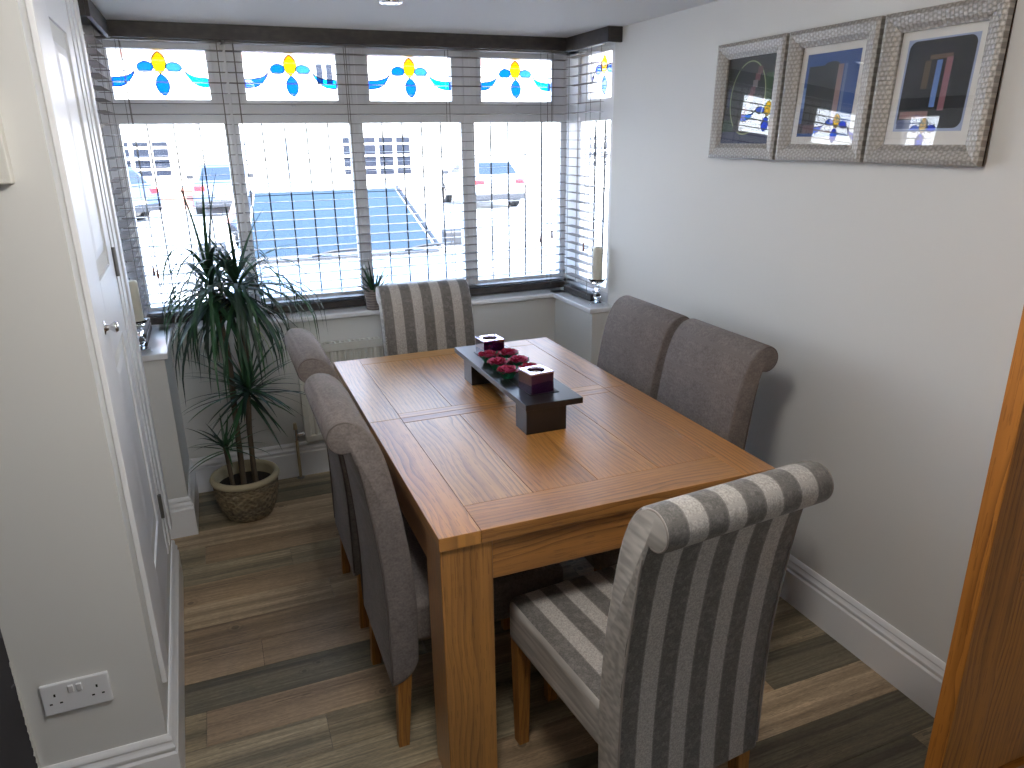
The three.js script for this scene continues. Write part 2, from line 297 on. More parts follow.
{
  const w = structG('window_1', 'front bay window of four leaded lights with stained glass fanlights'), place = (g) => g.translate(0, 0, GZ);
  const low = [[-0.73, -0.293], [-0.229, 0.285], [0.349, 0.859], [0.932, 1.431]], top = [[-0.73, -0.335], [-0.18, 0.24], [0.394, 0.816], [0.976, 1.375]];
  frameSet(w, -0.86, 1.52, [[-0.87, -0.751], [-0.2745, -0.2475], [0.3035, 0.3305], [0.877, 0.914], [1.449, 1.53]], place);
  for (const [a, b] of low) casement(w, a, b, L1, L0, place, true);
  for (const [a, b] of top) {
    casement(w, a, b, T1, T0, place, false);
  }
  // wide sash rails beside the fanlights
  for (const [a, b] of [[-0.313, -0.202], [0.262, 0.372], [0.838, 0.954], [1.397, 1.46]]) mesh('fanlight_stile', place(bx(a, b, T1 - 0.03, T0 + 0.03, -0.03, 0.025, 0.004)), M.upvc, w);
  for (const x of [-0.53, 0.03, 0.6, 1.18]) mesh('fanlight_handle', place(bx(x - 0.012, x + 0.012, T1 - 0.03, T1 - 0.012, 0.03, 0.042, 0.003)), M.plastic, w);
}
{ // side lights of the bay; local x runs along the window's length
  const sideR = (g) => g.rotateY(-Math.PI / 2).translate(1.495, 0, 0), wr = structG('window_2', 'narrow right side light of the bay');
  frameSet(wr, -0.13, 0.42, [[-0.13, 0.02], [0.385, 0.42]], sideR);
  casement(wr, 0.055, 0.365, L1, L0, sideR, true); casement(wr, 0.12, 0.36, T1, T0, sideR, false);
  mesh('fanlight_stile', sideR(bx(0.02, 0.098, T1 - 0.02, T0 + 0.02, -0.03, 0.02)), M.upvc, wr);
  const sideL = (g) => g.rotateY(Math.PI / 2).translate(-0.84, 0, 0), wl = structG('window_3', 'narrow left side light of the bay');
  frameSet(wl, -0.42, 0.13, [[-0.02, 0.13], [-0.42, -0.385]], sideL);
  casement(wl, -0.365, -0.055, L1, L0, sideL, true); casement(wl, -0.36, -0.12, T1, T0, sideL, false);
  mesh('fanlight_stile', sideL(bx(-0.098, -0.02, T1 - 0.02, T0 + 0.02, -0.03, 0.02)), M.upvc, wl);
}

// ---------------------------------------------------------------- venetian blinds
const slatY = []; for (let y = 0.912; y < 2.075; y += 0.0442) slatY.push(y);
function slatGeo(len) { // curved slat 50 mm deep lying along x
  const s = new THREE.Shape(); s.moveTo(-0.025, 0); s.quadraticCurveTo(0, 0.0012, 0.025, 0); s.lineTo(0.025, 0.0014); s.quadraticCurveTo(0, 0.0026, -0.025, 0.0014); s.closePath();
  const g = new THREE.ExtrudeGeometry(s, { depth: len, bevelEnabled: false, curveSegments: 4 });
  g.rotateY(Math.PI / 2); g.translate(-len / 2, -0.004, 0);
  return grainUV(g, 0, 0.1, 0.8);
}
function blind(label, pos, turn, len, ladders, pulls) {
  const b = thing('venetian_blind', label, 'blind', pos, turn, 'wooden venetian blinds in the bay'), sg = slatGeo(len), sgs = [sg, slatGeo(len), slatGeo(len)];
  slatY.forEach((y, i) => { const m = mesh('slat', sgs[i % 3], M.slat, b); m.position.y = y; m.rotation.x = 0.03 * Math.sin(i * 2.1); });
  mesh('bottom_rail', grainUV(bx(-len / 2, len / 2, 0.855, 0.889, -0.025, 0.025, 0.004), 0, 0.1, 0.8), M.valance, b);
  mesh('head_rail', bx(-len / 2, len / 2, 2.09, 2.14, -0.025, 0.025), M.steel, b);
  for (const x of ladders) for (const z of [-0.027, 0.027]) mesh('ladder_cord', bx(x - 0.0014, x + 0.0014, 0.88, 2.1, z - 0.0008, z + 0.0008), M.cord, b);
  for (const [x, y] of pulls) { const c = mesh('pull_cord', cyl(0.0012, 0.0012, 2.1 - y, 5).translate(x, (2.1 + y) / 2, 0.030), M.cord, b); mesh('tassel', lathe([[0, 0.022], [0.004, 0.02], [0.0055, -0.01], [0.006, -0.02], [0, -0.022]], 10).translate(x, y - 0.02, 0.030), M.tassel, c); }
  return b;
}
const bl1 = blind('dark wooden venetian blind over the front light nearest the tall plant', [-0.521, 0, -0.085], 0, 0.518, [-0.15, 0.236], [[-0.164, 1.13], [-0.149, 1.115]]);
const bl2 = blind('widest dark wooden venetian blind across the three front lights on the right', [0.594, 0, -0.085], 0, 1.69, [-0.81, -0.315, 0.185, 0.75], [[0.685, 1.16], [0.755, 1.18]]);
const bl3 = blind('short dark wooden venetian blind at the right bay return by the picture wall', [1.407, 0, 0.192], -Math.PI / 2, 0.325, [-0.12, 0.12], [[0.08, 1.15]]);
const bl4 = blind('short dark wooden venetian blind at the left bay return behind the cupboard door', [-0.75, 0, 0.192], Math.PI / 2, 0.325, [-0.12, 0.12], []);
{ // stained wood pelmets hide the head rails
  const p1 = tagMesh('blind_pelmet', grainUV(bx(-0.695, 1.372, 2.088, 2.15, 0.036, 0.05, 0.002), 0, 0.1, 0.8), M.valance, 'long dark wooden pelmet across the front of the bay', 'pelmet', 'blind pelmets');
  tagMesh('blind_pelmet', merge([grainUV(bx(1.372, 1.386, 2.085, 2.15, 0.03, 0.485, 0.002), 2, 0.1, 0.8), grainUV(bx(1.386, XR, 2.085, 2.15, 0.471, 0.485, 0.002), 0, 0.1, 0.8)]), M.valance, 'short dark wooden pelmet over the right bay return', 'pelmet', 'blind pelmets');
  tagMesh('blind_pelmet', merge([grainUV(bx(-0.709, -0.695, 2.085, 2.15, 0.03, 0.62, 0.002), 2, 0.1, 0.8), grainUV(bx(-0.79, -0.709, 2.085, 2.15, 0.606, 0.62, 0.002), 0, 0.1, 0.8)]), M.valance, 'short dark wooden pelmet over the left bay return', 'pelmet', 'blind pelmets');
}

// ---------------------------------------------------------------- cupboard door with architrave, on the angled face
{
  const d = structG('door_1', 'white panelled cupboard door with chrome knob'); d.position.set(faceA.x, 0, faceA.y);
  d.rotation.y = Math.atan2(faceB.y - faceA.y, -(faceB.x - faceA.x)) ; // local +x runs along the wall away from the viewer
  const dir = new THREE.Vector3(faceB.x - faceA.x, 0, faceB.y - faceA.y).normalize();
  d.rotation.set(0, 0, 0);
  const out = new THREE.Vector3(-dir.z, 0, dir.x);
  d.matrixAutoUpdate = true;
  d.quaternion.setFromRotationMatrix(new THREE.Matrix4().makeBasis(dir, new THREE.Vector3(0, 1, 0), out));
  const arch = (x0, x1) => merge([bx(x0, x1, 0.28, 2.12, 0, 0.012, 0.002), bx(x0 + (x1 - x0) * 0.15, x0 + (x1 - x0) * 0.55, 0.28, 2.12, 0.01, 0.019, 0.004)]);
  mesh('architrave', bx(0.085, 0.20, 0.28, 2.12, 0, 0.014, 0.003), M.doorWhite, d);
  mesh('architrave', merge([bx(0.80, 1.05, 0.28, 2.12, 0, 0.010, 0.002), bx(0.86, 0.90, 0.28, 2.12, 0.008, 0.014, 0.003), bx(0.98, 1.04, 0.28, 2.12, 0.008, 0.018, 0.004)]), M.doorWhite, d);
  mesh('architrave', bx(0.20, 0.80, 2.06, 2.12, 0, 0.014, 0.003), M.doorWhite, d);
  const leaf = mesh('door_leaf', merge([bx(0.203, 0.37, 0.285, 2.06, -0.02, 0.006, 0.002), bx(0.69, 0.797, 0.285, 2.06, -0.02, 0.006, 0.002), bx(0.37, 0.69, 0.285, 0.47, -0.02, 0.006), bx(0.37, 0.69, 1.13, 1.335, -0.02, 0.006), bx(0.37, 0.69, 1.96, 2.06, -0.02, 0.006)]), M.doorWhite, d);
  for (const [a, b] of [[0.47, 1.13], [1.335, 1.96]]) { // raised fielded panel: bevelled frustum
    const x0 = 0.37, x1 = 0.69, i = 0.07, g = new THREE.BufferGeometry(), P = [[x0, a, -0.008], [x1, a, -0.008], [x1, b, -0.008], [x0, b, -0.008], [x0 + i, a + i, 0.004], [x1 - i, a + i, 0.004], [x1 - i, b - i, 0.004], [x0 + i, b - i, 0.004]];
    const F = [[0, 1, 5, 4], [1, 2, 6, 5], [2, 3, 7, 6], [3, 0, 4, 7], [4, 5, 6, 7]], v = [];
    for (const f of F) for (const q of [0, 1, 2, 0, 2, 3]) v.push(...P[f[q]]);
    g.setAttribute('position', new THREE.Float32BufferAttribute(v, 3)); g.computeVertexNormals(); g.setAttribute('uv', new THREE.Float32BufferAttribute(new Float32Array(v.length / 3 * 2), 2));
    mesh('raised_panel', g, M.doorWhite, leaf);
  }
  const knob = mesh('knob', lathe([[0, 0], [0.017, 0], [0.017, 0.003], [0.009, 0.005], [0.006, 0.014], [0.011, 0.020], [0.0145, 0.027], [0.011, 0.033], [0, 0.035]], 20).rotateX(Math.PI / 2).translate(0.265, 1.235, 0.006), M.chrome, leaf);
  for (const y of [1.325, 0.47]) mesh('hinge', cyl(0.006, 0.006, 0.09, 10).translate(0.80, y, 0.012), M.steel, leaf);
}
// double wall socket
{
  const s = thing('wall_socket', 'white double wall socket low on the cupboard wall', 'socket', [-0.866, 0.381, 1.92]);
  mesh('plate', new RoundedBoxGeometry(0.15, 0.088, 0.010, 2, 0.004).translate(0, 0, 0.005), M.plastic, s);
  for (const k of [-1, 1]) {
    mesh('rocker_switch', new RoundedBoxGeometry(0.012, 0.022, 0.006, 2, 0.002).rotateX(0.12).translate(k * 0.009, 0.022, 0.011), M.plastic, s);
    const cx = k * 0.046;
    mesh('pin_hole', bx(cx - 0.0022, cx + 0.0022, 0.008, 0.016, 0.0095, 0.0104), M.black, s);
    for (const q of [-1, 1]) mesh('pin_hole', bx(cx + q * 0.011 - 0.0032, cx + q * 0.011 + 0.0032, -0.014, -0.0098, 0.0095, 0.0104), M.black, s);
  }
}
tagMesh('wall_panel', new RoundedBoxGeometry(0.2, 0.175, 0.03, 2, 0.004).translate(-0.857, 1.69, 1.935), std({ color: '#dcdad2', roughness: 0.8, bumpMap: weave, bumpScale: 0.001 }), 'small off-white textured canvas high on the wall at the left photo edge', 'canvas');

// ---------------------------------------------------------------- dining table
{
  const t = thing('dining_table', 'oak dining table with panelled top and square legs', 'table', [0.4945, 0, 1.44]);
  const hx = 0.4975, hz = 0.787, y0 = 0.744, y1 = 0.78, gap = 0.0004;
  let q = 0; const B = (n, a, b, c, d, axis, yt = y1) => mesh(n, board(a + gap, b - gap, y0, yt, c + gap, d - gap, axis, 0.0016), M.oak[q++ % 4], t);
  const bw = 0.107, bz = 0.135, mid = -0.025, dv = 0.02;
  for (const [za, zb] of [[-hz, mid], [mid, hz]]) { B('tabletop_board', -hx, -hx + bw, za, zb, 2); B('tabletop_board', hx - bw, hx, za, zb, 2); }
  B('tabletop_board', -hx + bw, hx - bw, -hz, -hz + 0.09, 0); B('tabletop_board', -hx + bw, hx - bw, hz - bz, hz, 0);
  B('tabletop_board', -hx + bw, hx - bw, mid - 0.045, mid, 0); B('tabletop_board', -hx + bw, hx - bw, mid, mid + 0.045, 0);
  const n = 4, pw = (2 * hx - 2 * bw) / n;
  for (const [za, zb] of [[-hz + 0.09, mid - 0.045], [mid + 0.045, hz - bz]]) for (let i = 0; i < n; i++) B('tabletop_board', -hx + bw + i * pw, -hx + bw + (i + 1) * pw, za, zb, 2, y1 - 0.0004);
  for (const [sx, sz] of [[-1, -1], [1, -1], [-1, 1], [1, 1]]) mesh('leg', board(sx > 0 ? hx - 0.139 : -hx + 0.004, sx > 0 ? hx - 0.004 : -hx + 0.139, 0, y0, sz > 0 ? hz - 0.143 : -hz + 0.008, sz > 0 ? hz - 0.008 : -hz + 0.143, 1, 0.003), M.oak[1], t);
  for (const s of [-1, 1]) {
    mesh('apron', board(-hx + 0.139, hx - 0.139, 0.628, y0, s > 0 ? hz - 0.04 : -hz + 0.015, s > 0 ? hz - 0.015 : -hz + 0.04, 0, 0.002), M.oak[3], t);
    mesh('apron', board(s > 0 ? hx - 0.035 : -hx + 0.012, s > 0 ? hx - 0.012 : -hx + 0.035, 0.628, y0, -hz + 0.143, hz - 0.143, 2, 0.002), M.oak[3], t);
  }
}

// ---------------------------------------------------------------- chairs (local front is -z, rear +z)
const CW = 0.43;
// uv of upholstery: across the width on front and back, its own plain strip of cloth on the sides
function clothUV(g, striped) {
  const p = g.attributes.position, n = g.attributes.normal, uv = g.attributes.uv;
  for (let i = 0; i < p.count; i++) {
    const side = Math.abs(n.getX(i)) > 0.75, x = p.getX(i), y = p.getY(i), z = p.getZ(i), over = Math.abs(n.getY(i)) > 0.6;
    if (side) uv.setXY(i, striped ? 0.166 + (Math.min(0.3, Math.max(0.1, z)) - 0.2) * 0.45 : z / CW, striped ? y * 0.8 : y / CW);
    else uv.setXY(i, Math.min(0.999, Math.max(0.001, x / CW + 0.5)), (over ? z : y + (z > 0.23 ? 0.3 : 0)) / CW);
  }
}
function backGeo(striped) {
  const s = new THREE.Shape(), rc = [0.334, 0.990], r = 0.044;
  s.moveTo(0.262, 0.222);
  s.bezierCurveTo(0.252, 0.45, 0.262, 0.62, 0.288, 0.80);
  s.quadraticCurveTo(0.298, 0.87, rc[0] - 0.012, rc[1] - r * 0.97);
  for (let a = -100; a <= 100; a += 12) { const q = a * Math.PI / 180; s.lineTo(rc[0] + r * Math.cos(q), rc[1] + r * Math.sin(q)); }
  s.bezierCurveTo(rc[0] - 0.06, rc[1] + r * 0.98, 0.245, 0.965, 0.225, 0.87);
  s.bezierCurveTo(0.195, 0.72, 0.18, 0.6, 0.176, 0.44);
  s.lineTo(0.182, 0.29); s.quadraticCurveTo(0.20, 0.23, 0.262, 0.222);
  const b = 0.012;
  let g = new THREE.ExtrudeGeometry(s, { depth: CW - 2 * b, bevelEnabled: true, bevelThickness: b, bevelSize: b * 0.6, bevelOffset: -b * 0.6, bevelSegments: 3, curveSegments: 10 });
  g.rotateY(-Math.PI / 2); g.translate(CW / 2 - b, 0, 0);
  g = toCreasedNormals(g, 0.75);
  clothUV(g, striped);
  return g;
}
function seatGeo(striped) {
  const g = new RoundedBoxGeometry(CW, 0.14, 0.47, 5, 0.028).translate(0, 0.412, -0.038), p = g.attributes.position;
  for (let i = 0; i < p.count; i++) {
    const x = p.getX(i), y = p.getY(i), z = p.getZ(i);
    if (y > 0.46) p.setY(i, y + 0.012 * Math.cos(x / CW * Math.PI) * Math.cos(Math.min(1, Math.abs(z + 0.03) / 0.24) * 1.4));
  }
  g.computeVertexNormals(); clothUV(g, striped); return g;
}
function legGeo(x, z, h, lean) {
  const g = new THREE.BoxGeometry(0.042, h, 0.042, 1, 1, 1), p = g.attributes.position;
  for (let i = 0; i < p.count; i++) { const t = 0.5 - p.getY(i) / h, k = 1 - 0.28 * t; p.setXYZ(i, p.getX(i) * k + x, p.getY(i) + h / 2, p.getZ(i) * k + z + lean * t); }
  g.computeVertexNormals(); return grainUV(g, 1, 0.3, 1.2);
}
const chairGeos = { back: [backGeo(false), backGeo(true)], seat: [seatGeo(false), seatGeo(true)], legs: [legGeo(-0.19, -0.235, 0.36, 0), legGeo(0.19, -0.235, 0.36, 0), legGeo(-0.19, 0.222, 0.30, 0.018), legGeo(0.19, 0.222, 0.30, 0.018)] };
const pipes = [-1, 1].map((s) => tube([[0.24, 0.2612], [0.53, 0.2625], [0.666, 0.2725], [0.80, 0.289], [0.87, 0.2985], [0.915, 0.307]].map(([y, z]) => [s * CW / 2 * 0.99, y, z - 0.001]), 0.003, 28, 5));
const rollPipes = [-1, 1].map((s) => new THREE.TorusGeometry(0.040, 0.0022, 5, 24, Math.PI * 1.6).rotateY(Math.PI / 2).rotateX(-0.2).translate(s * (CW / 2 - 0.002), 0.990, 0.334));
function chair(label, cloth, pipe, pos, turn, group) {
  const c = thing('dining_chair', label, 'chair', pos, turn, group);
  const k = cloth === M.stripe ? 1 : 0, b = mesh('backrest', chairGeos.back[k], cloth, c); mesh('seat', chairGeos.seat[k], cloth, c);
  for (const g of chairGeos.legs) mesh('leg', g, M.chairLeg, c);
  for (const g of pipes) mesh('piping', g, pipe, b);
  for (const g of rollPipes) mesh('roll_piping', g, pipe, b);
  return c;
}
const plain = chair('taupe scroll-back dining chair on the left nearest the camera', M.taupe, M.taupePipe, [0.16, 0, 1.815], Math.PI / 2 * -1, 'plain taupe dining chairs');
copyThing(plain, 'taupe scroll-back dining chair on the left beside the potted plant and radiator', [0.16, 0, 1.225], -Math.PI / 2);
copyThing(plain, 'taupe scroll-back dining chair on the right below the picture frames', [0.868, 0, 1.70], Math.PI / 2);
copyThing(plain, 'taupe scroll-back dining chair on the right nearest the glass candle holder', [0.862, 0, 1.235], Math.PI / 2);
const striped = chair('grey striped scroll-back dining chair in the foreground seen from behind', M.stripe, M.stripePipe, [0.457, 0, 2.345], 0.1, 'striped dining chairs');
copyThing(striped, 'striped scroll-back dining chair at the far table end by the window', [0.478, 0, 0.70], Math.PI);

// ---------------------------------------------------------------- centrepiece on the table
M.blackwood = phy({ color: '#17171a', roughness: 0.35, clearcoat: 0.3, clearcoatRoughness: 0.25 });
{
  const s = thing('candle_stand', 'low black wooden bridge stand on the oak table', 'stand', [0.53, 0.78, 1.368]);
  mesh('top_plank', bx(-0.1, 0.1, 0.085, 0.105, -0.367, 0.367, 0.0015), M.blackwood, s);
  for (const z of [0.31, -0.225]) mesh('leg', bx(-0.093, 0.047, 0, 0.085, z - 0.045, z + 0.045, 0.0015), M.blackwood, s);
  mesh('tray_insert', bx(-0.052, 0.052, 0.1045, 0.1062, -0.27, 0.29), M.black, s);
}
const purple = phy({ color: '#3a1040', roughness: 0.08, metalness: 0.55, clearcoat: 1, clearcoatRoughness: 0.03 }), mirrorTop = std({ color: '#c9bfd6', roughness: 0.08, metalness: 1 }), wax = std({ color: '#efe9e4', roughness: 0.5 });
function votive(label, pos, turn) {
  const v = thing('votive_holder', label, 'candle holder', pos, turn, 'purple mirrored votive holders');
  v.scale.setScalar(1.2);
  const w = 0.035, sh = new THREE.Shape([[-w, -w], [w, -w], [w, w], [-w, w]].map((p) => new THREE.Vector2(...p))); const hole = new THREE.Path(); hole.absarc(0, 0, 0.0245, 0, Math.PI * 2, true); sh.holes.push(hole);
  mesh('cube_body', new THREE.ExtrudeGeometry(sh, { depth: 0.052, bevelEnabled: false, curveSegments: 20 }).rotateX(-Math.PI / 2), purple, v);
  mesh('mirror_rim', new THREE.ExtrudeGeometry(sh, { depth: 0.003, bevelEnabled: true, bevelSize: 0.001, bevelThickness: 0.001, bevelSegments: 1, curveSegments: 20 }).rotateX(-Math.PI / 2).translate(0, 0.053, 0), mirrorTop, v);
  const tl = mesh('tealight_cup', lathe([[0, 0.032], [0.019, 0.032], [0.019, 0.048], [0.018, 0.048], [0.018, 0.045], [0, 0.045]], 20), M.chrome, v);
  mesh('wax', cyl(0.0178, 0.0178, 0.003, 20).translate(0, 0.0455, 0), wax, tl); mesh('wick', cyl(0.0008, 0.0008, 0.008, 5).translate(0, 0.050, 0), M.black, tl);
  return v;
}
votive('purple mirrored cube votive at the near end of the black stand', [0.522, 0.8862, 1.605], 0.12);
votive('purple mirrored cube votive at the far end of the black stand', [0.522, 0.8862, 1.165], 0.05);
{ // rose candles in green leaf cups
  const roseMat = std({ color: '#9a1c40', roughness: 0.5 }), rosePink = std({ color: '#c0507a', roughness: 0.55 }), leafMat = phy({ color: '#1f6a4c', roughness: 0.3, clearcoat: 0.4 });
  // one curved petal: a patch of a flaring cup with a rounded, rolled-out rim
  const petalGeo = (r, h, arc, flare) => { const nu = 6, nv = 4, v = [], ix = []; for (let b = 0; b <= nv; b++) for (let a = 0; a <= nu; a++) { const q = a / nu * 2 - 1, t = b / nv, hh = h * (1 - 0.35 * q * q) * t, rad = r * (0.45 + 0.55 * Math.sin(t * 1.5)) * (1 + flare * t * t * t), an = q * arc / 2; v.push(Math.sin(an) * rad, hh, Math.cos(an) * rad); }
    for (let b = 0; b < nv; b++) for (let a = 0; a < nu; a++) { const o = b * (nu + 1) + a; ix.push(o, o + 1, o + nu + 2, o, o + nu + 2, o + nu + 1); } const g = new THREE.BufferGeometry(); g.setAttribute('position', new THREE.Float32BufferAttribute(v, 3)); g.setIndex(ix); g.computeVertexNormals(); g.setAttribute('uv', new THREE.Float32BufferAttribute(new Float32Array(v.length / 3 * 2), 2)); return g; };
  const pg = [petalGeo(0.007, 0.030, 3.4, 0.05), petalGeo(0.013, 0.030, 2.4, 0.12), petalGeo(0.020, 0.027, 2.0, 0.25), petalGeo(0.026, 0.021, 1.7, 0.4)];
  const leafGeo = (() => { const s = new THREE.Shape(); s.moveTo(-0.006, 0); s.quadraticCurveTo(-0.026, 0.02, 0, 0.030); s.quadraticCurveTo(0.026, 0.02, 0.006, 0); const g = new THREE.ExtrudeGeometry(s, { depth: 0.0012, bevelEnabled: false, curveSegments: 5 }), p = g.attributes.position; for (let i = 0; i < p.count; i++) { const y = p.getY(i), x = p.getX(i); p.setZ(i, p.getZ(i) + y * 0.5 + 8 * y * y - x * x * 14); } g.translate(0, 0, 0.016); g.computeVertexNormals(); return g; })();
  const spots = [[0.488, 1.245, 'deep red rose candle in green leaves next to the far purple votive on the left', 0], [0.563, 1.25, 'dark red rose candle in green leaves nearest the far purple votive on the right', 0], [0.486, 1.345, 'pink rose candle in the middle of the left row of the stand', 1], [0.563, 1.352, 'muted pink rose candle in the middle of the right row of the stand', 1], [0.484, 1.45, 'bright pink rose candle in green leaves front left beside the near votive', 1], [0.562, 1.455, 'dark red rose candle front right just behind the near votive', 0]];
  for (const [x, z, label, pk] of spots) {
    const r = thing('rose_candle', label, 'candle', [x, 0.8862, z], rnd() * 6, 'rose candles on the stand'); r.scale.setScalar(1.1);
    const bud = mesh('flower_core', lathe([[0, 0.002], [0.014, 0.005], [0.016, 0.014], [0.006, 0.022], [0.003, 0.03], [0, 0.031]], 14), pk ? rosePink : roseMat, r);
    for (let k = 0; k < 14; k++) { const t = k < 2 ? 0 : k < 5 ? 1 : k < 9 ? 2 : 3, m = mesh('petal', pg[t], (t + k + (pk ? 0 : 1)) % (pk ? 2 : 3) === 0 ? rosePink : roseMat, r); m.rotation.y = k * (t === 3 ? 1.2566 : t === 2 ? 1.5708 : 2.0944) + t; m.position.y = 0.008; m.material.side = THREE.DoubleSide; }
    for (let k = 0; k < 7; k++) { const m = mesh('leaf', leafGeo, leafMat, r); m.rotation.y = k * 0.9 + 0.2; }
  }
}

// ---------------------------------------------------------------- tall dracaena in its pot
M.leaf = ['#1d3a26', '#254a2d', '#183024', '#2f5733'].map((c) => std({ color: c, roughness: 0.45, side: THREE.DoubleSide }));
M.leafPale = std({ color: '#8d9a6a', roughness: 0.6, side: THREE.DoubleSide });
M.bark = std({ map: tex(64, 256, (u, v) => { const k = 0.7 + 0.5 * vnoise(u * 6, v * 60, 9, 6, 60) + 0.2 * Math.sin(v * 300); return [92 * k, 80 * k, 64 * k]; }), roughness: 0.9 });
M.soil = std({ color: '#1d1611', roughness: 1 });
// blade leaving the stem at elevation e (radians), drooping; folded along its midrib
function bladeGeo(L, w, e, droop, n = 9) {
  const v = [], idx = []; let x = 0, y = 0, a = e;
  for (let i = 0; i <= n; i++) {
    const t = i / n, hw = w * (t < 0.12 ? 0.55 + t * 3.5 : Math.pow(1 - (t - 0.12) / 0.88, 0.75)) * 0.5 + 0.0004;
    const up = -Math.sin(a) * 0.25, ny = Math.cos(a) * 0.25;
    v.push(x + up * hw, y + ny * hw, -hw, x, y, 0, x + up * hw, y + ny * hw, hw);
    if (i < n) { const o = i * 3; idx.push(o, o + 1, o + 4, o, o + 4, o + 3, o + 1, o + 2, o + 5, o + 1, o + 5, o + 4); }
    x += Math.cos(a) * L / n; y += Math.sin(a) * L / n; a = Math.max(-1.5, a - droop / n * (0.4 + 1.2 * t));
  }
  const g = new THREE.BufferGeometry(); g.setAttribute('position', new THREE.Float32BufferAttribute(v, 3)); g.setIndex(idx); g.computeVertexNormals(); g.setAttribute('uv', new THREE.Float32BufferAttribute(new Float32Array(v.length / 3 * 2), 2)); return g;
}
function crown(parent, stem, at, count, kinds, h, lim) { // kinds: [share, L, w, e, droop]
  const geos = kinds.map(([, L, w, e, d]) => [0, 1, 2].map((k) => bladeGeo(L * (0.85 + 0.15 * k), w, e + (k - 1) * 0.12, d * (0.9 + 0.12 * k))));
  let i = 0;
  kinds.forEach(([share], q) => { for (let k = 0; k < share; k++, i++) {
    const m = mesh('leaf', geos[q][Math.floor(rnd() * 3)], rnd() < 0.02 ? M.leafPale : M.leaf[Math.floor(rnd() * 4)], parent);
    const yaw = i * 2.39996 + rr(-0.3, 0.3); m.rotation.y = yaw;
    if (lim) { const c = Math.cos(yaw), z = -Math.sin(yaw), ax = parent.position.x + at[0], az = parent.position.z + at[2]; m.geometry.computeBoundingBox(); const reach = m.geometry.boundingBox.max.x + 0.012; let a = 9; if (z < 0) a = Math.min(a, (az - lim[1]) / -z); if (c < 0) a = Math.min(a, (ax - lim[0]) / -c); if (a < reach) m.scale.setScalar(Math.max(0.3, a / reach)); }
    m.position.set(at[0] + 0.008 * Math.cos(yaw), at[1] + h * (1 - q / kinds.length) - rnd() * 0.05, at[2] - 0.008 * Math.sin(yaw));
  } });
}
{
  const px = -0.415, pz = 0.36, p = thing('potted_dracaena', 'tall dracaena with long drooping leaves in a beige pot by the window', 'plant', [px, 0, pz]);
  const st = [[[-0.01, 0.15, 0.02], [-0.005, 0.5, 0.01], [0.0, 0.8, 0.0], [-0.03, 1.06, 0]], [[0.04, 0.15, 0.0], [0.05, 0.5, 0], [0.075, 0.8, 0.02], [0.08, 1.06, 0.03]], [[0.045, 0.15, 0.04], [0.045, 0.4, 0.05], [0.06, 0.6, 0.06]], [[-0.055, 0.15, 0.06], [-0.06, 0.28, 0.07], [-0.065, 0.39, 0.075]]];
  st.forEach((c, k) => mesh('stem', tube(c, [0.013, 0.012, 0.011, 0.010][k], 16, 8), M.bark, p));
  const lim = [-0.64, 0.055];
  crown(p, 0, [-0.03, 1.04, 0], 70, [[5, 0.38, 0.017, 1.3, 0.3], [16, 0.44, 0.02, 0.85, 2.6], [34, 0.47, 0.021, 0.25, 2.6], [34, 0.44, 0.021, -0.5, 1.6]], 0.12, lim);
  crown(p, 1, [0.08, 1.04, 0.03], 70, [[6, 0.32, 0.017, 1.15, 0.4], [16, 0.44, 0.02, 0.75, 2.4], [34, 0.47, 0.021, 0.25, 2.6], [34, 0.44, 0.021, -0.5, 1.6]], 0.12, lim);
  crown(p, 2, [0.062, 0.62, 0.06], 50, [[12, 0.24, 0.018, 1.2, 0.3], [22, 0.28, 0.018, 0.6, 0.6], [24, 0.29, 0.018, 0.0, 0.6], [16, 0.28, 0.018, -0.5, 0.4]], 0.05, lim);
  crown(p, 3, [-0.065, 0.39, 0.075], 26, [[8, 0.15, 0.014, 1.1, 0.2], [10, 0.19, 0.014, 0.5, 0.5], [10, 0.19, 0.014, 0.05, 0.7]], 0.03, lim);
  const potTex = tex(512, 256, (u, v) => { const a = Math.sin((u * 56 + v * 22) * Math.PI), b = Math.sin((u * 56 - v * 22) * Math.PI), w = Math.max(a, b), n = vnoise(u * 60, v * 40, 13, 60, 40), m = vnoise(u * 8, v * 8, 14, 8, 8); const k = 0.66 + 0.1 * (w > 0.3 ? 1 : 0) + 0.4 * (n - 0.3); return [146 * k + 16 * m, 134 * k + 10 * m, 112 * k]; });
  const potBump = tex(512, 256, (u, v) => { const a = Math.sin((u * 56 + v * 22) * Math.PI), b = Math.sin((u * 56 - v * 22) * Math.PI), k = 90 + 110 * Math.max(a, b, 0) + 50 * vnoise(u * 80, v * 60, 15, 80, 60); return [k, k, k]; }, false);
  const pot = mesh('pot', lathe([[0, 0], [0.088, 0], [0.105, 0.01], [0.128, 0.06], [0.142, 0.12], [0.145, 0.165], [0.143, 0.185]], 48), std({ map: potTex, bumpMap: potBump, bumpScale: 0.006, roughness: 0.85 }), p);
  mesh('rim', lathe([[0.141, 0.183], [0.152, 0.188], [0.155, 0.2], [0.150, 0.212], [0.142, 0.216], [0.132, 0.212], [0.128, 0.2], [0.126, 0.15], [0.12, 0.14]], 48), std({ color: '#b0a486', roughness: 0.7, bumpMap: potBump, bumpScale: 0.001 }), pot);
  mesh('soil', lathe([[0, 0.165], [0.06, 0.168], [0.127, 0.16], [0.12, 0.15]], 32), M.soil, pot);
}
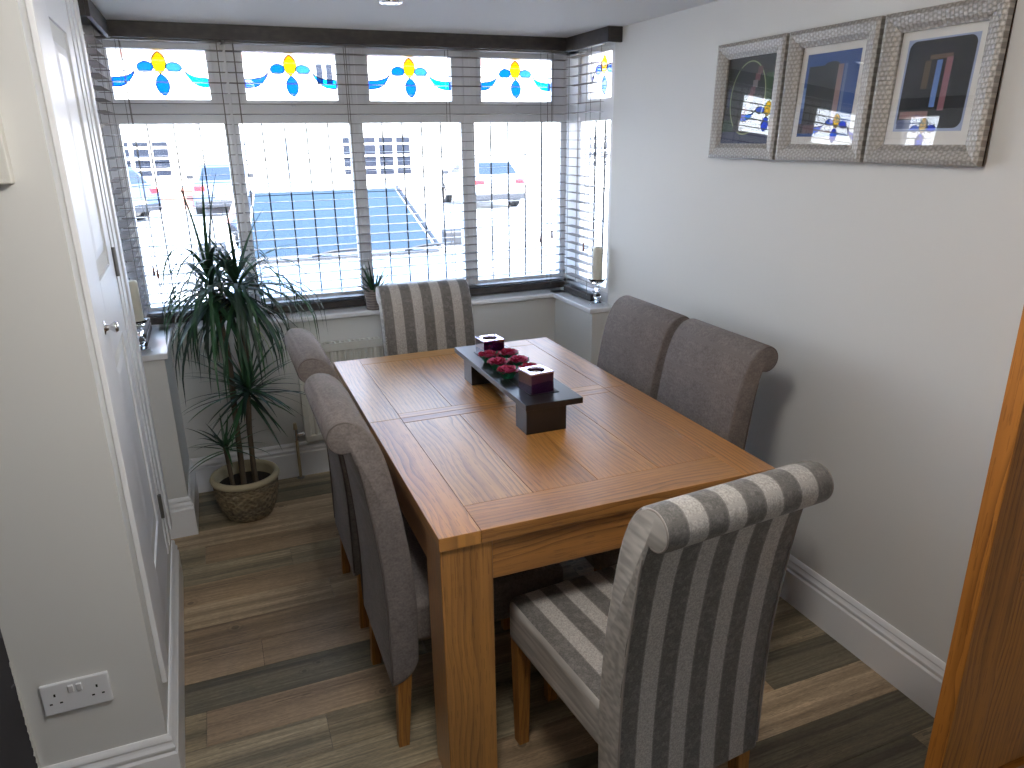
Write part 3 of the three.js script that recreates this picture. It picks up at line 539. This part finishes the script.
// small spiky plant on the sill
{
  const px = 0.318, pz = 0.002, p = thing('potted_aloe', 'small spiky aloe in a grey ribbed pot on the window sill', 'plant', [px, 0.848, pz]);
  const pts = []; for (let k = 0; k <= 20; k++) { const y = k / 20 * 0.105; pts.push([0.042 + 0.006 * y / 0.105 + 0.0016 * Math.sin(k * 1.9), y]); }
  const pot = mesh('pot', lathe([[0, 0], ...pts, [0.042, 0.104], [0.042, 0.085], [0, 0.085]], 32), std({ map: tex(64, 128, (u, v) => { const k = 0.75 + 0.3 * Math.sin(v * 60) * 0.4 + 0.25 * vnoise(u * 16, v * 40, 19, 16, 40); return [150 * k, 138 * k, 132 * k]; }), roughness: 0.8 }), p);
  mesh('soil', cyl(0.0415, 0.0415, 0.004, 24).translate(0, 0.088, 0), M.soil, pot);
  crown(p, 0, [0, 0.09, 0], 40, [[14, 0.16, 0.015, 1.3, 0.15], [18, 0.20, 0.015, 0.85, 0.25], [16, 0.22, 0.012, 0.45, 0.4]], 0.01, [-9, -0.047]);
}

// ---------------------------------------------------------------- candle holders at both ends of the sill
function candleHolder(label, labelC, x, z) {
  const h = thing('candle_holder', label, 'candle holder', [x, 0.848, z], 0.3, 'crystal candle holders');
  mesh('foot', new THREE.CylinderGeometry(0.034, 0.043, 0.014, 8).translate(0, 0.007, 0).toNonIndexed(), M.glass, h);
  mesh('stem', lathe([[0, 0.0142], [0.026, 0.0142], [0.012, 0.022], [0.010, 0.030], [0.020, 0.042], [0.021, 0.052], [0.010, 0.064], [0.010, 0.072], [0.018, 0.085], [0.018, 0.094], [0.010, 0.104], [0, 0.104]], 8), M.glass, h);
  mesh('dish', lathe([[0, 0.1042], [0.012, 0.1042], [0.028, 0.112], [0.044, 0.132], [0.046, 0.138], [0.043, 0.138], [0.028, 0.117], [0, 0.115]], 8), M.glass, h);
  const c = thing('pillar_candle', labelC, 'candle', [x, 0.964, z], 0, 'ivory pillar candles');
  mesh('wax', lathe([[0, 0], [0.026, 0], [0.026, 0.172], [0.023, 0.182], [0.014, 0.185], [0, 0.18]], 24), std({ color: '#dcd8c8', roughness: 0.55 }), c); mesh('wick', cyl(0.001, 0.001, 0.014, 5).translate(0, 0.187, 0), M.black, c);
}
candleHolder('crystal candle holder on the right sill beside the picture wall', 'ivory pillar candle in the right crystal holder', 1.392, 0.405);
candleHolder('crystal candle holder on the left sill half hidden by the cupboard', 'ivory pillar candle in the left crystal holder', -0.742, 0.405);

// ---------------------------------------------------------------- radiator and pipe below the window
{
  const r = thing('radiator', 'white ribbed panel radiator under the window behind the chairs', 'radiator', [-0.1, 0.205, ZB]);
  const W = 0.76, H = 0.5, s = new THREE.Shape(); s.moveTo(0, -0.055); s.lineTo(0, -0.075);
  const n = 20; for (let k = 0; k < n; k++) { const a = 0.02 + k * (W - 0.04) / n, b = (W - 0.04) / n; s.lineTo(a + b * 0.1, -0.075); s.lineTo(a + b * 0.28, -0.066); s.lineTo(a + b * 0.72, -0.066); s.lineTo(a + b * 0.9, -0.075); }
  s.lineTo(W, -0.075); s.lineTo(W, -0.055);
  const white = std({ color: '#d9d8cf', roughness: 0.4 });
  mesh('panel', new THREE.ExtrudeGeometry(s, { depth: H - 0.07, bevelEnabled: false }).rotateX(-Math.PI / 2).translate(0, 0.035, 0), white, r);
  mesh('panel_border', bx(0, W, 0, 0.036, 0.05, 0.0755, 0.004), white, r); mesh('panel_border', bx(0, W, H - 0.036, H, 0.05, 0.0755, 0.004), white, r);
  const grille = []; for (let k = 0; k < 30; k++) grille.push(bx(0.01 + k * 0.025, 0.02 + k * 0.025, H, H + 0.004, 0.018, 0.07));
  mesh('top_grille', merge([bx(0, W, H - 0.004, H + 0.002, 0.014, 0.02), bx(0, W, H - 0.004, H + 0.006, 0.068, 0.0755), ...grille]), white, r);
  mesh('side_cover', bx(-0.003, 0.0, 0.01, H, 0.014, 0.0755), white, r); mesh('side_cover', bx(W, W + 0.003, 0.01, H, 0.014, 0.0755), white, r);
  mesh('back_panel', bx(0, W, 0.02, H - 0.02, 0.004, 0.016), white, r);
  const v = mesh('valve', merge([cyl(0.011, 0.011, 0.05, 12).translate(-0.046, 0.045, 0.04), cyl(0.009, 0.009, 0.05, 12).rotateZ(Math.PI / 2).translate(-0.022, 0.04, 0.04), cyl(0.014, 0.014, 0.014, 6).translate(-0.046, 0.018, 0.04), cyl(0.013, 0.013, 0.012, 6).rotateZ(Math.PI / 2).translate(-0.016, 0.04, 0.04)]), M.chrome, r);
  mesh('valve_cap', cyl(0.009, 0.011, 0.035, 14).translate(-0.046, 0.085, 0.04), M.pipe, v);
  mesh('pipe', cyl(0.0075, 0.0075, 0.225, 12).translate(-0.046, -0.09, 0.04), M.pipe, r);
  mesh('pipe_collar', lathe([[0.008, 0], [0.02, 0], [0.019, 0.004], [0.008, 0.006]], 16).translate(-0.046, -0.204, 0.04), M.steel, r);
}

// ---------------------------------------------------------------- picture frames on the right wall
{
  const emb = tex(256, 256, (u, v) => { const a = Math.abs(Math.sin(u * Math.PI * 4)) * Math.abs(Math.sin((v + (Math.floor(u * 4) % 2) * 0.125) * Math.PI * 4)), k = 70 + 170 * Math.sqrt(a); return [k, k, k]; }, false);
  const embC = tex(256, 256, (u, v) => { const a = Math.abs(Math.sin(u * Math.PI * 4)) * Math.abs(Math.sin((v + (Math.floor(u * 4) % 2) * 0.125) * Math.PI * 4)), n = vnoise(u * 30, v * 30, 22, 30, 30), k = 0.84 + 0.18 * a + 0.14 * (n - 0.5); return [178 * k, 172 * k, 164 * k]; });
  const pewter = std({ map: embC, bumpMap: emb, bumpScale: 0.0016, roughness: 0.5, metalness: 0.4 }), back = std({ color: '#4a3c34', roughness: 0.8 }), mat = std({ color: '#d8d5cf', roughness: 0.8 });
  const art = [
    (c, w, h) => { c.fillStyle = '#1b211d'; c.fillRect(0, 0, w, h); c.fillStyle = '#2c3350'; c.fillRect(0, h * 0.86, w, h * 0.14); c.fillStyle = '#2f4a2c'; c.fillRect(w * 0.8, h * 0.2, w * 0.15, h * 0.4); c.fillStyle = '#27422e'; c.fillRect(0, h * 0.72, w * 0.3, h * 0.14); c.fillStyle = '#39405c'; c.fillRect(w * 0.04, h * 0.35, w * 0.16, h * 0.22);
      c.fillStyle = '#2a2f2a'; c.beginPath(); c.ellipse(w * 0.47, h * 0.47, w * 0.36, h * 0.42, 0, 0, 7); c.fill(); c.strokeStyle = '#7e8a5e'; c.lineWidth = 9; c.stroke(); c.strokeStyle = '#b9bf9a'; c.lineWidth = 3; c.stroke();
      c.fillStyle = '#272b28'; c.fillRect(w * 0.24, h * 0.12, w * 0.48, h * 0.74);
      for (let k = 0; k < 9; k++) { c.fillStyle = ['#6e4a4e', '#80585a', '#8c8480'][k % 3]; c.fillRect(w * (0.62 - 0.035 * k), h * (0.12 + 0.075 * k), w * 0.1, h * 0.085); } },
    (c, w, h) => { c.fillStyle = '#2d4f8a'; c.fillRect(0, 0, w, h); c.fillStyle = '#6d86b4'; c.fillRect(0, h * 0.4, w * 0.15, h * 0.25); c.fillStyle = '#2a2d2c'; c.fillRect(w * 0.06, h * 0.15, w * 0.56, h * 0.72); c.beginPath(); c.ellipse(w * 0.5, h * 0.15, w * 0.14, h * 0.04, 0, 0, 7); c.fill(); c.fillStyle = '#9a8280'; c.fillRect(w * 0.62, h * 0.15, w * 0.1, h * 0.72); c.fillStyle = '#6d7ea2'; c.fillRect(w * 0.74, h * 0.15, w * 0.05, h * 0.6); c.fillStyle = '#383038'; c.fillRect(0, h * 0.84, w, h * 0.12); c.fillStyle = '#6a5258'; c.fillRect(w * 0.1, h * 0.86, w * 0.6, h * 0.10); },
    (c, w, h) => { c.fillStyle = '#9aa6c2'; c.fillRect(0, 0, w, h); c.fillStyle = '#17181b'; c.beginPath(); c.roundRect(w * 0.03, h * 0.02, w * 0.94, h * 0.95, 40); c.fill(); c.fillStyle = '#6a5240'; c.fillRect(w * 0.36, h * 0.18, w * 0.32, h * 0.05); c.fillStyle = '#5c4a34'; c.fillRect(w * 0.3, h * 0.24, w * 0.09, h * 0.3); c.fillStyle = '#5c7cb8'; c.fillRect(w * 0.47, h * 0.24, w * 0.08, h * 0.5); c.fillStyle = '#8c5c64'; c.fillRect(w * 0.6, h * 0.22, w * 0.09, h * 0.56); c.fillStyle = '#8a6a68'; c.fillRect(w * 0.06, h * 0.78, w * 0.42, h * 0.08); c.fillStyle = '#4a567c'; c.fillRect(w * 0.04, h * 0.87, w * 0.46, h * 0.1); }
  ];
  const labels = ['silver embossed picture frame furthest left with dark oval picture', 'silver embossed picture frame in the middle with blue-edged picture', 'silver embossed picture frame furthest right with dark round-cornered picture'];
  [[1.239, 1.601], [1.614, 1.980], [1.994, 2.355]].forEach(([za, zb], i) => {
    const w = zb - za, h = 0.396, f = thing('picture_frame', labels[i], 'picture frame', [XR, 1.5946, (za + zb) / 2], -Math.PI / 2, 'silver picture frames on the right wall');
    // local: x along the wall, y up, +z out into the room
    f.rotation.set(-0.03, -Math.PI / 2, 0, 'YXZ'); f.position.x -= 0.0155;
    const bw = 0.052, rail = (L, x, y, rot) => { // mitred moulding as an extruded wedge
      const v = [], P = (a, b, c) => [a, b, c], prof = [[0, 0.004], [0, 0.022], [0.012, 0.027], [0.036, 0.020], [0.048, 0.012], [bw, 0.011], [bw, 0.004]];
      const uvA = [];
      for (let k = 0; k + 1 < prof.length; k++) { const [d0, z0] = prof[k], [d1, z1] = prof[k + 1];
        const A = P(-L / 2 + d0, d0, z0), B = P(L / 2 - d0, d0, z0), C = P(L / 2 - d1, d1, z1), D = P(-L / 2 + d1, d1, z1);
        for (const q of [A, B, C, A, C, D]) { v.push(...q); uvA.push(q[0] / 0.05, q[1] / 0.05); } }
      const g = new THREE.BufferGeometry(); g.setAttribute('position', new THREE.Float32BufferAttribute(v, 3)); g.setAttribute('uv', new THREE.Float32BufferAttribute(uvA, 2)); g.computeVertexNormals();
      return g.rotateZ(rot).translate(x, y, 0);
    };
    mesh('frame_rail', rail(w, 0, 0, 0), pewter, f); mesh('frame_rail', rail(w, 0, h, Math.PI), pewter, f);
    mesh('frame_rail', rail(h, w / 2, h / 2, Math.PI / 2), pewter, f); mesh('frame_rail', rail(h, -w / 2, h / 2, -Math.PI / 2), pewter, f);
    mesh('back_board', bx(-w / 2 + 0.001, w / 2 - 0.001, 0.001, h - 0.001, -0.003, -0.0012), back, f);
    const lean = (g) => g.translate(0, -h / 2, -0.003).rotateX(-0.035).translate(0, h / 2, 0); // the glazed insert leans in its rebate
    const m = i === 0 ? 0 : 0.022; if (m) mesh('mount', lean(bx(-w / 2 + bw - 0.002, w / 2 - bw + 0.002, bw - 0.002, h - bw + 0.002, 0.0045, 0.007)), mat, f);
    const pw = w - 2 * bw - 2 * m, ph = h - 2 * bw - 2 * m - (i === 2 ? 0.012 : 0), g = new THREE.PlaneGeometry(pw, ph).translate(0, h / 2 + (i === 2 ? 0.006 : 0), 0.0074);
    const t = canvasTex(384, 448, art[i]);
    mesh('picture_print', lean(g), std({ map: t, roughness: 0.6 }), f);
    mesh('pane', lean(bx(-w / 2 + bw - 0.003, w / 2 - bw + 0.003, bw - 0.003, h - bw + 0.003, 0.0092, 0.0104)), M.pane, f);
  });
}

// ---------------------------------------------------------------- oak room door standing open, near right
{
  const d = structG('door_2', 'oak panelled door standing open at the right photo edge');
  const x0 = 0.955, x1 = 1.44, z0 = 2.835, z1 = 2.875, st = 0.115;
  mesh('stile', board(x0, x0 + st, 0.01, 1.99, z0, z1, 1, 0.002), M.oakDoor, d); mesh('stile', board(x1 - st, x1, 0.01, 1.99, z0, z1, 1, 0.002), M.oakDoor, d);
  for (const [a, b] of [[0.01, 0.22], [0.78, 0.92], [1.88, 1.99]]) mesh('rail', board(x0 + st, x1 - st, a, b, z0, z1, 0, 0.002), M.oakDoor, d);
  for (const [a, b] of [[0.22, 0.78], [0.92, 1.88]]) mesh('panel', board(x0 + st + 0.006, x1 - st - 0.006, a + 0.006, b - 0.006, z0 + 0.013, z1 - 0.013, 1, 0.004), M.oakDoor, d);
  mesh('core', bx(x0 + st - 0.01, x1 - st + 0.01, 0.2, 1.9, z0 + 0.017, z1 - 0.017), M.oakDoor, d);
}
// recessed ceiling spotlight, lit
{
  const l = thing('ceiling_spotlight', 'lit chrome ceiling spotlight at the top photo edge', 'spotlight', [0.303, CE, 0.795]);
  mesh('bezel', lathe([[0.026, -0.001], [0.028, -0.006], [0.040, -0.006], [0.043, -0.003], [0.043, 0.0]], 32), M.chrome, l);
  mesh('reflector', lathe([[0.027, -0.004], [0.022, -0.0015], [0.020, -0.0008]], 24), M.chrome, l);
  mesh('lamp_lens', lathe([[0.0265, -0.0042], [0.014, -0.0052], [0, -0.0056]], 24), std({ color: '#ffffff', emissive: new THREE.Color(1, 0.98, 0.95), emissiveIntensity: 2.5, roughness: 0.3 }), l);
  const p = new THREE.SpotLight(new THREE.Color(1, 0.98, 0.95), 0.5, 0, 0.75, 0.8); p.position.set(0, -0.012, 0); p.target.position.set(0, -1, 0); p.shadow.radius = 1.3; p.castShadow = true; l.add(p, p.target);
}

// opal ceiling lamp, lit, just above the frame
{
  const l = thing('ceiling_lamp', 'lit opal ceiling lamp above the near table end', 'lamp', [-0.1, CE, 2.75]);
  mesh('ceiling_plate', lathe([[0, 0], [0.06, 0], [0.06, -0.012], [0.02, -0.02], [0.02, -0.03], [0, -0.03]], 24), M.chrome, l);
  mesh('opal_globe', new THREE.SphereGeometry(0.165, 32, 16).scale(1, 0.42, 1).translate(0, -0.085, 0), std({ color: '#f4f1ea', emissive: new THREE.Color(1, 0.95, 0.88), emissiveIntensity: 2.6, roughness: 0.4 }), l);
  const p = new THREE.PointLight(new THREE.Color(1.0, 0.97, 0.93), 1.5); p.position.set(0, -0.085, 0); p.shadow.radius = 8; p.castShadow = true; l.add(p);
}

// ---------------------------------------------------------------- the street outside
const noiseMap = (c, s, a) => tex(256, 256, (u, v) => { const k = 1 + a * (vnoise(u * 90, v * 90, s, 90, 90) - 0.5) + a * (vnoise(u * 7, v * 7, s + 1, 7, 7) - 0.5); return c.map((q) => q * k); });
const groundUV = (g) => { const p = g.attributes.position, uv = g.attributes.uv; for (let i = 0; i < p.count; i++) uv.setXY(i, p.getX(i) / 2, p.getZ(i) / 2); return g; };
struct('driveway', groundUV(bx(-14, 26, -0.6, -0.14, -6.5, -0.3)), std({ map: noiseMap([196, 190, 182], 201, 0.2), roughness: 0.9 }), 'pale concrete driveway outside the window');
struct('road', groundUV(bx(-60, 80, -0.8, -0.46, -24, -6.5)), std({ map: noiseMap([186, 184, 182], 203, 0.2), roughness: 0.9 }), 'pale sunlit road outside');
struct('garden_ground', groundUV(bx(-60, 80, -0.8, -0.40, -40, -24)), std({ map: noiseMap([190, 184, 176], 205, 0.2), roughness: 0.9 }), 'pale paving before the house opposite');
struct('yard', groundUV(bx(-14, 16, -0.6, -0.32, REAR + 0.2, 24)), std({ map: noiseMap([178, 172, 162], 207, 0.2), roughness: 0.9 }), 'paved yard behind the house');
// terraced houses opposite
const render_ = std({ color: '#e8e4dc', roughness: 0.9 }), brickBand = std({ color: '#8f6e68', roughness: 0.9 }), sash = std({ color: '#eceae6', roughness: 0.5 }), houseGlass = phy({ color: '#1e2430', roughness: 0.35, specularIntensity: 0.4 }), roofM = std({ color: '#8a5a4c', roughness: 0.9 }), houseDoor = std({ color: '#9aa3b0', roughness: 0.5 });
function house(label, x0, x1, wins, door) {
  const z = -25, h = thing('terraced_house', label, 'house', [0, -0.4, z], 0, 'houses across the street');
  mesh('wall', bx(x0, x1, 0, 6.2, -6, 0), render_, h);
  const roof = new THREE.ExtrudeGeometry(new THREE.Shape([[0.5, 6.15], [0.5, 6.3], [-3, 8.6], [-6.5, 6.3], [-6.5, 6.15]].map((p) => new THREE.Vector2(...p))), { depth: x1 - x0, bevelEnabled: false }).rotateY(Math.PI / 2);
  roof.applyMatrix4(new THREE.Matrix4().makeScale(1, 1, -1)); roof.translate(x0, 0, 0); mesh('roof', toCreasedNormals(roof, 0.3), roofM, h);
  mesh('brick_band', bx(x0, x1, 4.68, 4.92, 0, 0.04), brickBand, h);
  mesh('plinth', bx(x0, x1, 0, 0.35, 0, 0.06), sash, h);
  for (const [a, b, y0, y1, cols, rows] of wins) {
    const w = mesh('window', merge([bx(a - 0.08, b + 0.08, y0 - 0.1, y0, 0, 0.09), bx(a - 0.08, b + 0.08, y1, y1 + 0.07, 0, 0.05), bx(a - 0.08, a, y0, y1, 0, 0.05), bx(b, b + 0.08, y0, y1, 0, 0.05)]), sash, h);
    const cw = (b - a) / cols; let yy = y0; const tot = rows.reduce((p, q) => p + q, 0);
    for (let i = 0; i < cols; i++) { yy = y0; for (const r of rows) { const hh = (y1 - y0) * r / tot; mesh('pane', bx(a + i * cw + 0.06, a + (i + 1) * cw - 0.06, yy + 0.035, yy + hh - 0.035, 0.0, 0.02), houseGlass, w); yy += hh; } 
      if (i) mesh('glazing_post', bx(a + i * cw - 0.06, a + i * cw + 0.06, y0, y1, 0, 0.04), sash, w); }
    yy = y0; for (const r of rows.slice(0, -1)) { yy += (y1 - y0) * r / tot; mesh('glazing_bar', bx(a, b, yy - 0.035, yy + 0.035, 0, 0.035), sash, w); }
  }
  if (door) { const d = mesh('door', bx(door, door + 0.9, 0, 2.1, 0, 0.05), houseDoor, h); mesh('door_handle', bx(door + 0.78, door + 0.82, 1.0, 1.12, 0.05, 0.09), M.steel, d); }
}
const R4 = [0.7, 1, 1, 0.6];
house('white rendered house seen through the leftmost front light', -8, 1.2, [[-3.25, -1.45, 0.92, 2.08, 3, R4], [-6.5, -5.3, 3.5, 4.36, 2, [1]]], 0.1);
house('white rendered house behind the blue windscreen with a wide sash window', 1.2, 8.6, [[4.35, 7.0, 0.75, 2.15, 4, R4], [3.62, 4.3, 3.92, 4.62, 2, [1]]], 2.0);
house('white rendered house seen through the rightmost front light', 8.6, 17, [[14.0, 15.6, 0.85, 2.1, 3, R4]], 12.4);
house('white rendered house at the far right end of the street', 17, 27, [[19, 21.2, 0.85, 2.1, 3, R4], [19, 21, 3.5, 4.36, 2, [1]]], 23);
tagMesh('garden_wall', merge([bx(-9, 6.2, -0.42, 0.12, -23.6, -23.4), bx(-9, 6.2, 0.12, 0.2, -23.64, -23.36)]), std({ color: '#b88478', roughness: 0.9 }), 'low pink brick garden wall before the house opposite', 'wall');

// cars (local front is -z)
const tyre = std({ color: '#1a1b1d', roughness: 0.8 }), redLamp = phy({ color: '#c01420', roughness: 0.15, clearcoat: 1 }), clearLamp = phy({ color: '#d8dde2', roughness: 0.1, clearcoat: 1 }), trimBlack = std({ color: '#22252c', roughness: 0.5 }), plateM = std({ color: '#e8e4c8', roughness: 0.5 });
function quad(a, b, c, d, t = 0.012) { // thin glazed panel with thickness between four corners
  const n = new THREE.Vector3().subVectors(b, a).cross(new THREE.Vector3().subVectors(d, a)).normalize().multiplyScalar(t), P = [a, b, c, d, ...[a, b, c, d].map((p) => p.clone().sub(n))], F = [[0, 1, 2, 3], [7, 6, 5, 4], [0, 4, 5, 1], [1, 5, 6, 2], [2, 6, 7, 3], [3, 7, 4, 0]], v = [];
  for (const f of F) for (const q of [0, 1, 2, 0, 2, 3]) v.push(P[f[q]].x, P[f[q]].y, P[f[q]].z);
  const g = new THREE.BufferGeometry(); g.setAttribute('position', new THREE.Float32BufferAttribute(v, 3)); g.computeVertexNormals(); g.setAttribute('uv', new THREE.Float32BufferAttribute(new Float32Array(v.length / 3 * 2), 2)); return g;
}
function car(label, paint, glassM, pos, turn) {
  const c = thing('parked_car', label, 'car', pos, turn, 'parked cars outside'), W = 1.74, V = (x, y, z) => new THREE.Vector3(x, y, z);
  const s = new THREE.Shape(); s.moveTo(-1.98, 0.28); s.quadraticCurveTo(-2.06, 0.5, -1.98, 0.66); s.quadraticCurveTo(-1.9, 0.78, -1.5, 0.88); s.lineTo(-0.98, 0.985); s.lineTo(1.75, 1.0); s.quadraticCurveTo(1.98, 0.98, 2.02, 0.7); s.quadraticCurveTo(2.06, 0.45, 1.98, 0.3);
  const arch = (z) => { s.lineTo(z + 0.36, 0.28); s.absarc(z, 0.3, 0.36, 0, Math.PI, false); }; arch(1.28); arch(-1.26); s.closePath();
  const b = 0.1, g = new THREE.ExtrudeGeometry(s, { depth: W - 2 * b, bevelEnabled: true, bevelThickness: b, bevelSize: 0.05, bevelOffset: -0.05, bevelSegments: 3, curveSegments: 8 }).rotateY(-Math.PI / 2).translate(W / 2 - b, 0, 0);
  mesh('body', toCreasedNormals(g, 0.6), paint, c);
  // greenhouse: tapered solid
  const lo = 0.985, hi = 1.43, A = [V(-0.76, lo, -0.95), V(0.76, lo, -0.95), V(0.78, lo, 1.88), V(-0.78, lo, 1.88)], B = [V(-0.60, hi, -0.22), V(0.60, hi, -0.22), V(0.60, hi, 1.45), V(-0.60, hi, 1.45)];
  const faces = [[A[1], A[0], B[0], B[1]], [A[2], A[1], B[1], B[2]], [A[3], A[2], B[2], B[3]], [A[0], A[3], B[3], B[0]], [B[1], B[0], B[3], B[2]]], v = [];
  for (const f of faces) for (const q of [0, 1, 2, 0, 2, 3]) v.push(f[q].x, f[q].y, f[q].z);
  const cg = new THREE.BufferGeometry(); cg.setAttribute('position', new THREE.Float32BufferAttribute(v, 3)); cg.computeVertexNormals(); cg.setAttribute('uv', new THREE.Float32BufferAttribute(new Float32Array(v.length / 3 * 2), 2)); mesh('cabin', cg, paint, c);
  mesh('roof', new RoundedBoxGeometry(1.22, 0.06, 1.72, 3, 0.028).translate(0, hi + 0.005, 0.61), paint, c);
  const ins = (f, i, j, o) => { const m = (a, b2, t) => a.clone().lerp(b2, t), [p, q, r, u] = f, l = (x, y) => m(m(p, q, x), m(u, r, x), y); const n = new THREE.Vector3().subVectors(q, p).cross(new THREE.Vector3().subVectors(u, p)).normalize().multiplyScalar(o); return [l(i, j), l(1 - i, j), l(1 - i, 1 - j * 0.9), l(i, 1 - j * 0.9)].map((k) => k.add(n)); };
  const ws = mesh('windscreen', quad(...ins(faces[0], 0.035, 0.03, 0.012)), glassM, c);
  mesh('rear_window', quad(...ins(faces[2], 0.08, 0.12, 0.012)), glassM, c);
  for (const k of [1, 3]) { const f = faces[k]; mesh('side_window', quad(...ins(f, 0.08, 0.12, 0.012)), glassM, c); }
  for (const q of [-1, 1]) mesh('pillar_trim', tube([[q * 0.745, lo + 0.01, -0.955], [q * 0.59, hi, -0.235]], 0.018, 4, 6), trimBlack, c);
  for (const q of [-0.45, 0.25]) mesh('wiper', tube([[q, lo + 0.012, -0.99], [q - 0.15, lo + 0.035, -0.95], [q - 0.42, lo + 0.04, -0.935]], 0.012, 8, 5), trimBlack, ws);
  mesh('scuttle_panel', bx(-0.72, 0.72, 0.975, 0.993, -1.03, -0.95, 0.006), trimBlack, c);
  const tg = new THREE.CylinderGeometry(0.31, 0.31, 0.2, 24).rotateZ(Math.PI / 2), hg = new THREE.CylinderGeometry(0.2, 0.2, 0.21, 12).rotateZ(Math.PI / 2);
  for (const [x, z] of [[-0.74, -1.26], [0.74, -1.26], [-0.74, 1.28], [0.74, 1.28]]) { const w = mesh('wheel', tg, tyre, c); w.position.set(x, 0.31, z); mesh('hub', hg, M.steel, w); }
  for (const q of [-1, 1]) {
    mesh('tail_light', new RoundedBoxGeometry(0.3, 0.16, 0.08, 2, 0.03).translate(q * 0.66, 0.82, 1.985), redLamp, c);
    mesh('headlight', new RoundedBoxGeometry(0.34, 0.13, 0.12, 2, 0.03).translate(q * 0.6, 0.68, -1.93), clearLamp, c);
    mesh('mirror', new RoundedBoxGeometry(0.2, 0.13, 0.1, 2, 0.03).translate(q * 0.93, 1.04, -0.72), trimBlack, c);
  }
  mesh('rear_bumper', new RoundedBoxGeometry(1.64, 0.2, 0.14, 2, 0.04).translate(0, 0.38, 1.99), trimBlack, c); mesh('front_bumper', new RoundedBoxGeometry(1.6, 0.16, 0.14, 2, 0.04).translate(0, 0.36, -1.97), trimBlack, c);
  mesh('grille', new RoundedBoxGeometry(0.9, 0.14, 0.06, 2, 0.02).translate(0, 0.58, -2.0), trimBlack, c);
  mesh('number_plate', bx(-0.26, 0.26, 0.50, 0.61, 2.015, 2.05), plateM, c);
  return c;
}
const paintWhite = phy({ color: '#dfe3e8', roughness: 0.3, clearcoat: 1, clearcoatRoughness: 0.05 }), paintSilver = phy({ color: '#4a5a74', roughness: 0.5, clearcoat: 0.3, clearcoatRoughness: 0.1 }), screenGlass = phy({ color: '#15181b', roughness: 0.03, ior: 1.68 }), carGlass = phy({ color: '#27303e', roughness: 0.3, specularIntensity: 0.5 });
car('white car with blue windscreen parked on the driveway facing the window', paintWhite, screenGlass, [0.50, -0.14, -2.88], Math.PI);
car('silver hatchback with red tail lights parked across the street', paintSilver, carGlass, [0.02, -0.46, -22.0 + 0.0], 0);
car('pale car with dark bumper seen through the rightmost front light', paintWhite, carGlass, [8.0, -0.46, -20.2], 0);
car('grey car with red tail light seen at the left edge of the window', paintSilver, carGlass, [-3.8, -0.46, -20.5], 0.9);

renderer.render(scene, camera);
